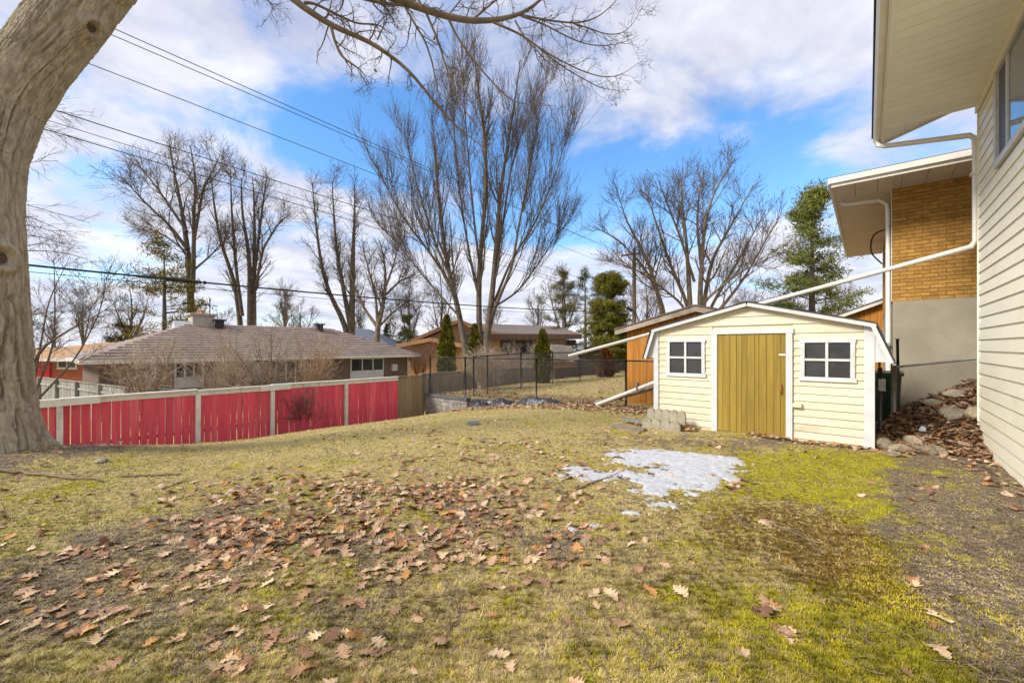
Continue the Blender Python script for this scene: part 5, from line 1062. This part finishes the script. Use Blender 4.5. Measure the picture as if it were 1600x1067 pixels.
# ------------------------------------------------------------------ grass, moss and crumbs of earth
def grass():
    g = np.random.default_rng(5); n = 420000
    u = g.uniform(-60, 1660, n); v = 640 + (1090 - 640) * g.uniform(0, 1, n) ** .85; x, y = hitv(u, v); q, t = lot(x, y)
    ok = (q < 1.24) & (q > -13.2) & (t < 10.2) & (y < 20) & ~((q > qL - .05) & (q < qR + .05) & (t > T0 - .06)) & (np.hypot(x - TREE[0], y - TREE[1]) > .6); x, y = x[ok], y[ok]; n = len(x)
    # nudge into tufts
    cx, cy = np.floor(x / .07), np.floor(y / .07); x = x + .6 * ((cx + _hash(cx, cy, 3)) * .07 - x) * (g.uniform(0, 1, n) < .6); y = y + .6 * ((cy + _hash(cx, cy, 4)) * .07 - y) * (g.uniform(0, 1, n) < .6)
    Z = zones(x, y); r = g.uniform(0, 1, n); ps, pm, pr = Z['soil'] * .95, Z['moss'], Z['rust'] * .9
    soil = r < ps; r2 = g.uniform(0, 1, n); moss = ~soil & (r2 < pm * .9); rust = ~soil & ~moss & (g.uniform(0, 1, n) < pr)
    straw = ~(soil | moss | rust); green = straw & (g.uniform(0, 1, n) < .10 + .3 * sstep(.5, .68, fbm(x * 1.1, y * 1.1, 91, 3)))
    k = np.clip(.08 + .5 * g.uniform(0, 1, n) + 1.9 * (fbm(x * 9, y * 9, 93, 3, .6) - .5) + 1.1 * (fbm(x * 1.2, y * 1.2, 95, 3) - .38), 0, 1)[:, None]
    col = np.where(soil[:, None], np.array((.09, .063, .043)) * (1 - k) + np.array((.42, .325, .23)) * k, 0)
    col = np.where(moss[:, None], np.array((.20, .18, .014)) * (1 - k) + np.array((.62, .53, .04)) * k, col)
    col = np.where(rust[:, None], np.array((.10, .05, .012)) * (1 - k) + np.array((.33, .20, .03)) * k, col)
    col = np.where(straw[:, None], np.array((.19, .13, .05)) * (1 - k) + np.array((.86, .67, .31)) * k, col)
    col = np.where(green[:, None], np.array((.13, .14, .02)) * (1 - k) + np.array((.36, .38, .06)) * k, col)
    pxm = y / FPX
    ln = np.where(straw, g.uniform(.014, .038, n), np.where(moss | rust, g.uniform(.008, .02, n), g.uniform(.008, .02, n))); ln = np.maximum(ln, pxm * np.where(straw, 2.6, 1.8)); wd = np.maximum(np.where(straw, .0016, .004), pxm * .5) * g.uniform(.6, 1.2, n); wd = np.where(soil, ln * .4, wd)
    tl = np.where(straw, np.abs(g.normal(1.15, .3, n)), np.where(soil, g.uniform(1, 1.5, n), g.uniform(.1, .9, n))); tl = np.where(green, tl * .7, tl); a = g.uniform(0, 6.28, n)
    d = np.stack([np.cos(a) * np.sin(tl), np.sin(a) * np.sin(tl), np.abs(np.cos(tl)) + .08], 1); b = a + g.uniform(1.0, 2.1, n); sd = np.stack([np.cos(b), np.sin(b), np.zeros(n)], 1)
    p = np.stack([x, y, ground(x, y) - .002], 1)
    V = np.stack([p - sd * wd[:, None], p + sd * wd[:, None], p + d * ln[:, None]], 1).reshape(-1, 3)
    o = link('grass', mesh_np('grass', V, [np.arange(n * 3).reshape(-1, 3)], m_blade, False, np.repeat(col, 3, 0))); tag(o, 'short straw coloured winter grass mixed with yellow moss', 'grass', kind='stuff')
grass()
def twig_litter():
    g = np.random.default_rng(15); n = 900; u = g.uniform(-40, 1620, n); v = g.uniform(680, 1085, n); x, y = hitv(u, v); q, t = lot(x, y)
    ok = (q < 1.2) & (q > -12.8) & (t < 9.9) & ~((q > qL - .1) & (q < qR + .1) & (t > T0 - .1)); x, y = x[ok], y[ok]; n = len(x)
    a = g.uniform(0, 6.28, n); l = g.uniform(.03, .16, n); k = np.linspace(-.5, .5, 5); b = g.normal(0, .5, n)
    X = x[:, None] + l[:, None] * (np.cos(a)[:, None] * k - np.sin(a)[:, None] * b[:, None] * k * k); Y_ = y[:, None] + l[:, None] * (np.sin(a)[:, None] * k + np.cos(a)[:, None] * b[:, None] * k * k)
    P = np.stack([X, Y_, ground(X, Y_) + .010], -1); Rr = np.repeat(g.uniform(.0013, .0032, n)[:, None], 5, 1) * np.linspace(1, .6, 5)
    V, F = tubes(P, Rr, 4); o = link('twig_litter', mesh_np('twig_litter', V, [F], m_stick, True)); tag(o, 'tiny broken twigs sprinkled through the lawn', 'twigs', kind='stuff')
twig_litter()
# ------------------------------------------------------------------ the last patch of snow
def snow():
    out = [(550, 265), (720, 255), (870, 252), (1000, 260), (1150, 264), (1300, 283), (1440, 308), (1478, 340), (1420, 372), (1360, 385), (1440, 420), (1425, 450), (1300, 480), (1190, 500), (1130, 530), (1010, 515), (985, 550), (1110, 578), (1090, 592), (990, 600), (940, 622), (870, 600), (905, 552), (720, 548), (770, 505), (715, 470), (810, 440), (700, 432), (600, 450), (500, 440), (430, 408), (280, 412), (300, 384), (420, 358), (560, 380), (700, 368), (790, 388), (900, 362), (930, 350), (760, 352), (615, 328), (645, 305), (560, 290)]
    pu = np.array([800 + a / 4 for a, b in out]); pv = np.array([640 + b / 4 for a, b in out]); px_, py_ = hitv(pu, pv); st = .02
    def poly_field(px_, py_):
        X, Y_ = np.meshgrid(np.arange(px_.min() - .15, px_.max() + .15, st), np.arange(py_.min() - .15, py_.max() + .15, st)); sd = np.full(X.shape, 1e9); ins = np.zeros(X.shape, bool)
        for i in range(len(px_)):
            x0, y0, x1, y1 = px_[i - 1], py_[i - 1], px_[i], py_[i]; dx, dy = x1 - x0, y1 - y0; tt = np.clip(((X - x0) * dx + (Y_ - y0) * dy) / (dx * dx + dy * dy + 1e-9), 0, 1)
            sd = np.minimum(sd, np.hypot(X - x0 - tt * dx, Y_ - y0 - tt * dy)); ins ^= ((y0 > Y_) != (y1 > Y_)) & (X < dx * (Y_ - y0) / (dy + 1e-12) + x0)
        return X, Y_, np.where(ins, sd, -sd)
    def build(label, px_, py_, th, ns=1.0):
        X, Y_, sd = poly_field(px_, py_); f = sd + ns * (.46 * (fbm(X * 6, Y_ * 6, 111, 4, .65) - .545) + .30 * (fbm(X * 19, Y_ * 19, 113, 3, .6) - .53))
        hgt = th * np.sqrt(np.clip(f, 0, .14) / .14) * (.75 + .5 * fbm(X * 9, Y_ * 9, 115, 3)); keep = f > 0; zz_ = ground(X, Y_, True) + np.where(keep, hgt + .004, -.01)
        ix = np.arange(X.size).reshape(X.shape); F = np.stack([ix[:-1, :-1], ix[:-1, 1:], ix[1:, 1:], ix[1:, :-1]], -1); k = keep[:-1, :-1] | keep[:-1, 1:] | keep[1:, 1:] | keep[1:, :-1]; F = F[k]
        
        if len(F) < 4: return
        us, inv = np.unique(F, return_inverse=True); V = np.stack([X.ravel(), Y_.ravel(), zz_.ravel()], 1)[us]
        o = link('snow_patch', mesh_np('snow_patch', V - V[0], [inv.reshape(-1, 4)], m_snow, True), None, tuple(V[0])); tag(o, label, 'snow')
    build('ragged patch of melting snow on the lawn before the shed', px_, py_, .010)
    for (u, v, w, h, lab) in ((985, 802, 17, 4, 'thin sliver of snow just below the big snow patch'), (895, 826, 11, 5, 'small lone scrap of ice among the leaves'), (930, 822, 12, 3, 'small flake of grey ice beside the scrap of ice')):
        a = np.linspace(0, 6.28, 12, endpoint=False); x, y = hitv(u + np.cos(a) * w, v + np.sin(a) * h); build(lab, x, y, .012, .3)
snow()
# ------------------------------------------------------------------ stones, edging, boards, sticks
def rock(label, u, v, w, h, seed, m=None, name='stone', z=None, Y=None, group=None, dep=.8, sink=.3):
    """w, h: size in photo pixels"""
    g = np.random.default_rng(seed); x, y, z0 = hit(u, v) if Y is None else (*at(u, v, Y)[:2], gz(*at(u, v, Y)[:2])); k = y / FPX; a, b = np.meshgrid(np.linspace(0, 2 * np.pi, 22, endpoint=False), np.linspace(-1.45, 1.45, 12))
    d = np.stack([np.cos(a) * np.cos(b), np.sin(a) * np.cos(b), np.sin(b)], -1).reshape(-1, 3)
    r = np.full(len(d), 9.)
    for i in range(13): nrm = norm(g.normal(size=3)); r = np.minimum(r, g.uniform(.72, 1.0) / np.maximum(d @ nrm, .08))
    r = np.minimum(r, 1.25); V = d * r[:, None] * np.array([w * k / 2, w * k / 2 * dep, h * k * .62]) * (1 + .04 * g.normal(size=len(d)))[:, None]
    ix = np.arange(12 * 22).reshape(12, 22); F = np.stack([ix[:-1], np.roll(ix[:-1], -1, 1), np.roll(ix[1:], -1, 1), ix[1:]], -1).reshape(-1, 4); top = np.array([list(ix[-1])]); bot = np.array([list(ix[0])[::-1]])
    o = link(name, mesh_np(name, V, [F, top, bot], m or m_rock), None, (x, y, z0 + h * k * .62 * (1 - 2 * sink)), (0, 0, g.uniform(0, 6.28))); return tag(o, label, 'stone', group)
for i, (u, v, w, h, lab) in enumerate([(1382, 701, 26, 17, 'mossy round stone against the shed corner'), (1408, 706, 26, 14, 'angular grey stone leaning on the mossy stone'), (1424, 697, 24, 16, 'rounded tan stone behind the row of edging stones'), (1440, 706, 30, 13, 'wide flat stone in the middle of the stone row'), (1472, 710, 18, 11, 'small pale stone standing apart at the end of the row'), (1396, 712, 20, 8, 'low yellowish stone in front of the shed corner'), (1455, 703, 22, 10, 'low brown stone half buried in leaves')]): rock(lab, u, v, w, h, 400 + i)
def rock_lot(label, u, v, t, w, h, seed, m, dep=.8, name='stone'):
    q, _ = on_t(u, v, t); x, y, _ = L(q, t); return rock(label, u, v, w, h, seed, m, name, Y=y, dep=dep)
rock_lot('large pale slab of stone half buried in the leaf bank', 1490, 650, 9.5, 34, 19, 420, m_palerock); rock_lot('grey boulder against the corner of the house', 1522, 670, 9.45, 22, 17, 421, m_rock)
rock_lot('flat pale stone on top of the leaf bank by the wire fence', 1500, 612, 10.15, 40, 10, 422, m_palerock); rock_lot('second flat pale stone lower down the leaf bank', 1462, 622, 10.1, 34, 9, 423, m_palerock); rock_lot('white rubble stone at the foot of the gate post', 1385, 652, 9.9, 30, 9, 424, m_palerock); rock_lot('crumpled white scrap of debris at the foot of the leaf bank', 1443, 668, 9.2, 13, 10, 425, m_snow, name='debris')
rock('flat grey stone near the root of the oak', 157, 722, 20, 6, 430, m_palerock); rock('flat grey stone set in the lawn before the retaining wall', 740, 663, 26, 4, 431, m_cap)
def edging(label, u0, u1, vb, n, t, z0, h, seed):
    qa, qb = on_t(u0, vb, t)[0], on_t(u1, vb, t)[0]; w = (qb - qa) / n; poly = [(qa, z0), (qb, z0)]
    for i in range(n - 1, -1, -1):
        c = qa + (i + .5) * w
        for a in np.linspace(0, np.pi, 9): poly.append((c + math.cos(a) * w * .5, z0 + h * .62 + math.sin(a) * h * .38))
    e = thing('edging_block', label, 'edging', (qa + qb) / 2, t, z0); prism(e, 'body', m_edger, poly, t, t + .07)
    for i in range(1, n): box(e, 'rib', m_edger, qa + i * w - .004, qa + i * w + .004, t - .004, t - .0005, z0 + .01, z0 + h * .6)
gE = gl(on_t(1035, 680, 7.75)[0], 7.75)
edging('scalloped concrete edging block at the bottom of the small pile', 1003, 1062, 684, 4, 7.68, gE - .03, .23, 1)
edging('scalloped concrete edging block lying behind and above the lower one', 1011, 1070, 668, 5, 7.80, gE + .13, .25, 2)
edging('plain edging block buried upright behind the scalloped pile', 1030, 1069, 684, 3, 7.90, gE - .03, .155, 3)
def plank(label, u0, v0, u1, v1, w, th, m, lift=.0):
    a, b = hit(u0, v0), hit(u1, v1); d = np.array(b) - np.array(a); Ln = np.hypot(d[0], d[1]); c = (np.array(a) + np.array(b)) / 2; o = link('plank', boxmesh(Ln, w, th, m), None, (c[0], c[1], c[2] + th / 2 + lift), (0, -math.atan2(d[2], Ln), math.atan2(d[1], d[0]))); tag(o, label, 'plank')
plank('weathered grey plank lying beside the edging blocks', 957, 668, 1008, 674, .16, .04, m_greywood, .012); plank('dark weathered plank lying across behind the grey plank', 975, 660, 1012, 667, .14, .05, m_greywood2, .05); plank('short broken plank between the two longer ones', 968, 672, 1000, 678, .10, .03, m_tanwood, .006)
def stick(label, pts, r, seed, name='fallen_stick', tw=3, arch=.0):
    g = np.random.default_rng(seed); p = np.array([hit(u, v) for u, v in pts]); K = 14; P = resample(p, K); P[:, 2] = ground(P[:, 0], P[:, 1]) + r + .004 + arch * np.sin(np.linspace(0, np.pi, K)); P[:, :2] += g.normal(size=(K, 2)) * r * 1.2
    R = r * np.linspace(1, .45, K); P1, R1 = spawn(P[None], R[None], tw, (.3, .95), (25, 60), (.08, .3), 5, .0, .12, .6, .0025, seed=seed); P1[..., 2] = np.maximum(P1[..., 2], ground(P1[..., 0], P1[..., 1]) + .006)
    o = link(name, tubemesh(name, [(P[None], R[None], 6), (P1, R1, 4)], m_stick, P[0]), None, tuple(P[0])); tag(o, label, 'stick')
for i, (lab, pts, r) in enumerate([('long bent dead branch lying at the foot of the oak', [(-10, 738), (60, 742), (110, 750), (160, 753)], .022), ('dark straight stick on the grass between oak and red fence', [(192, 746), (240, 744), (286, 741)], .015), ('thin pale twig curving across the thickest leaf patch', [(560, 845), (600, 842), (660, 845), (700, 850)], .009), ('slender grey twig on the moss before the shed door', [(1195, 815), (1235, 832), (1280, 850)], .007), ('forked stick near the left end of the snow patch', [(900, 765), (935, 752), (975, 738)], .010), ('thin arched twig near the lawn centre', [(690, 905), (705, 920), (735, 930)], .005), ('curled twig among leaves at the lawn front', [(478, 985), (462, 1010), (425, 1050)], .005), ('short twig on bare earth by the house', [(1500, 895), (1535, 920)], .007), ('twig among leaves left of the centre', [(345, 925), (370, 905), (395, 890)], .007), ('fine dry twig near the rusty moss', [(1415, 930), (1445, 918), (1470, 935)], .005), ('brown stick on the grass below the red fence', [(255, 765), (295, 750)], .009)]): stick(lab, pts, r, 500 + i)
# black sheeting bunched at the foot of the chain link
def tarp(label, u0, u1, v, seed):
    g = np.random.default_rng(seed); t = TF - .12; a, b = on_t(u0, v, t)[0], on_t(u1, v, t)[0]; X, Yv = np.meshgrid(np.linspace(0, 1, 46), np.linspace(0, 1, 16)); q = a + (b - a) * X; tt = t - .22 + .42 * Yv
    pw = np.array([L(qq, t2)[:2] for qq, t2 in zip(q.ravel(), tt.ravel())]); z = ground(pw[:, 0], pw[:, 1], False).reshape(X.shape); hgt = (np.sin(np.pi * X) ** .5) * np.sin(np.pi * Yv) ** .8 * (.10 + .26 * fbm(X * 6 + seed, Yv * 3, seed, 4, .65)) - .01
    V = np.stack([pw[:, 0], pw[:, 1], np.minimum(z, -.02).ravel() + hgt.ravel()], 1); ix = np.arange(V.shape[0]).reshape(X.shape); F = np.stack([ix[:-1, :-1], ix[:-1, 1:], ix[1:, 1:], ix[1:, :-1]], -1).reshape(-1, 4)
    o = link('plastic_sheet', mesh_np('plastic_sheet', V - V[0], [F], m_tarp, True), None, tuple(V[0])); tag(o, label, 'plastic sheet')
tarp('bunched black plastic sheet next to the retaining wall', 731, 762, 626, 1); tarp('short crumpled black plastic sheet between two others', 764, 800, 627, 2); tarp('black plastic sheet wrapped round the middle fence post', 806, 878, 630, 3)
# old downspout lengths leaning past the chain link
lp = thing('drain_pipe', 'old white drain pipe leaning from the ground against the shed side', 'pipe', on_t(927, 633, 9.95)[0], 9.95, -.1)
a, za = on_t(932, 629, 9.95); b, zb = on_t(1026, 596, 9.95); pipe(lp, 'pipe', m_fencewhite, [(a, 9.95, gl(a, 9.95) + .06), (b, 9.95, zb)], .05, 6); box(lp, 'bracket', m_galv, b - .5, b - .47, 9.88, 10.02, zb - .26, zb - .06)
lp = thing('timber', 'dark weathered timber lying under the leaning drain pipe', 'timber', a, 10.1, -.1); pipe(lp, 'beam', m_greywood, [(a - .15, 10.12, gl(a, 10.1) + .06), (b, 10.12, zb - .13)], .06, 4)
# green wheeled bin in the gap
gq, _ = on_t(1384, 600, 10.9); gb = thing('garbage_bin', 'dark green plastic bin standing in the gap beside the shed', 'bin', gq, 10.9, gl(gq, 10.9))
z0 = gl(gq, 10.9) - .03; s0, s1 = .17, .22
hexa(gb, 'body', m_greenplastic, [(gq - s0, 10.9 - s0, z0 + .04), (gq + s0, 10.9 - s0, z0 + .04), (gq + s0, 10.9 + s0, z0 + .04), (gq - s0, 10.9 + s0, z0 + .04), (gq - s1, 10.9 - s1, z0 + .95), (gq + s1, 10.9 - s1, z0 + .95), (gq + s1, 10.9 + s1, z0 + .95), (gq - s1, 10.9 + s1, z0 + .95)])
box(gb, 'lid', m_greenplastic, gq - .25, gq + .25, 10.9 - .26, 10.9 + .25, z0 + .955, z0 + 1.01, (.05, 0, 0))
for i in range(4): hexa(gb, 'rib', m_greenplastic, [(gq - .17 + i * .1, 10.9 - .245 - .02, z0 + .2), (gq - .14 + i * .1, 10.9 - .265, z0 + .2), (gq - .14 + i * .1, 10.9 - .2, z0 + .2), (gq - .17 + i * .1, 10.9 - .2, z0 + .2), (gq - .20 + i * .115, 10.9 - .31, z0 + .85), (gq - .17 + i * .115, 10.9 - .31, z0 + .85), (gq - .17 + i * .115, 10.9 - .25, z0 + .85), (gq - .20 + i * .115, 10.9 - .25, z0 + .85)])
for s in (-1, 1): pipe(gb, 'wheel', m_blackmetal, [(gq + s * .24, 10.9 + .2, z0 + .11), (gq + s * .20, 10.9 + .2, z0 + .11)], .11, 14)
shrub('dark dead vine clinging to the red fence boards', 472, 13.0, .75, .2, 6, 61, m_twig, m_twig)
# ------------------------------------------------------------------ utility pole and overhead lines along the lot line
QP = -12.7; tp, zp = on_q(991, 389, QP)
pole = thing('utility_pole', 'brown wooden utility pole beyond the chain link fence', 'pole', QP, tp, -.2)
pp = np.array([(QP, tp, -.4, .17), (QP, tp, 4, .15), (QP, tp, zp, .12)]); V, F = tubes(pp[None, :, :3], pp[None, :, 3], 12); part(pole, 'shaft', mesh_np('shaft', V - np.array((QP, tp, -.2)), [F, np.array([list(range(len(V) - 12, len(V)))])], m_polewood, True), (QP, tp, -.2))
arm = box(pole, 'crossarm', m_polewood, QP - .95, QP + .45, tp - .2, tp - .1, zp - .45, zp - .33)
for dq in (-.85, -.4, .3): pipe(arm, 'insulator', m_whitemetal, [(QP + dq, tp - .15, zp - .33), (QP + dq, tp - .15, zp - .18)], .04, 6)
pipe(pole, 'cable_clamp', m_blackmetal, [(QP - .1, tp - .3, 4.1), (QP - .05, tp - .9, 4.12)], .13, 8)
def wire(label, obs, r, qoff=0.0, extra=None):
    tz = np.array([on_q(u, v, QP + qoff) for u, v in obs]); c = np.polyfit(tz[:, 0], tz[:, 1], min(2 if len(obs) > 3 else 1, len(obs) - 1)); t = np.linspace(-16, tp, 40); z = np.polyval(c, t)
    w = thing('power_line', label, 'cable', QP + qoff, -16, float(z[0])); pipe(w, 'cable', m_cable, list(zip(np.full(40, QP + qoff), t, z)), r, 5, caps=False)
    if extra:
        for (u0, u1, rr_) in extra:
            t0, t1 = on_q(u0, 0, QP + qoff)[0], on_q(u1, 0, QP + qoff)[0]; pipe(w, 'splice_case', m_cable, [(QP + qoff, t0, np.polyval(c, t0)), (QP + qoff, t1, np.polyval(c, t1))], rr_, 8)
wire('topmost overhead line of a close pair on the utility pole', [(180, 45), (400, 145), (614, 238)], .010, .3); wire('second overhead line just under the topmost one', [(180, 57), (400, 152), (602, 238)], .010, -.4); wire('single overhead line below the close pair', [(140, 100), (400, 201), (585, 272)], .010, -.8)
wire('overhead line highest of the lower three', [(85, 173), (350, 256), (600, 337)], .011); wire('thin overhead line in the middle of the lower three', [(100, 197), (225, 234), (420, 296)], .007, .05); wire('overhead line lowest of the lower three', [(100, 212), (290, 266), (471, 322)], .010, -.05)
wire('thick black communication cable with splice case above the bungalow', [(50, 415), (315, 441), (600, 467), (985, 487)], .022, .1, [(258, 314, .045), (318, 322, .04)]); wire('thin cable just below the thick communication cable', [(50, 425), (300, 449), (500, 466), (985, 490)], .007, .05)
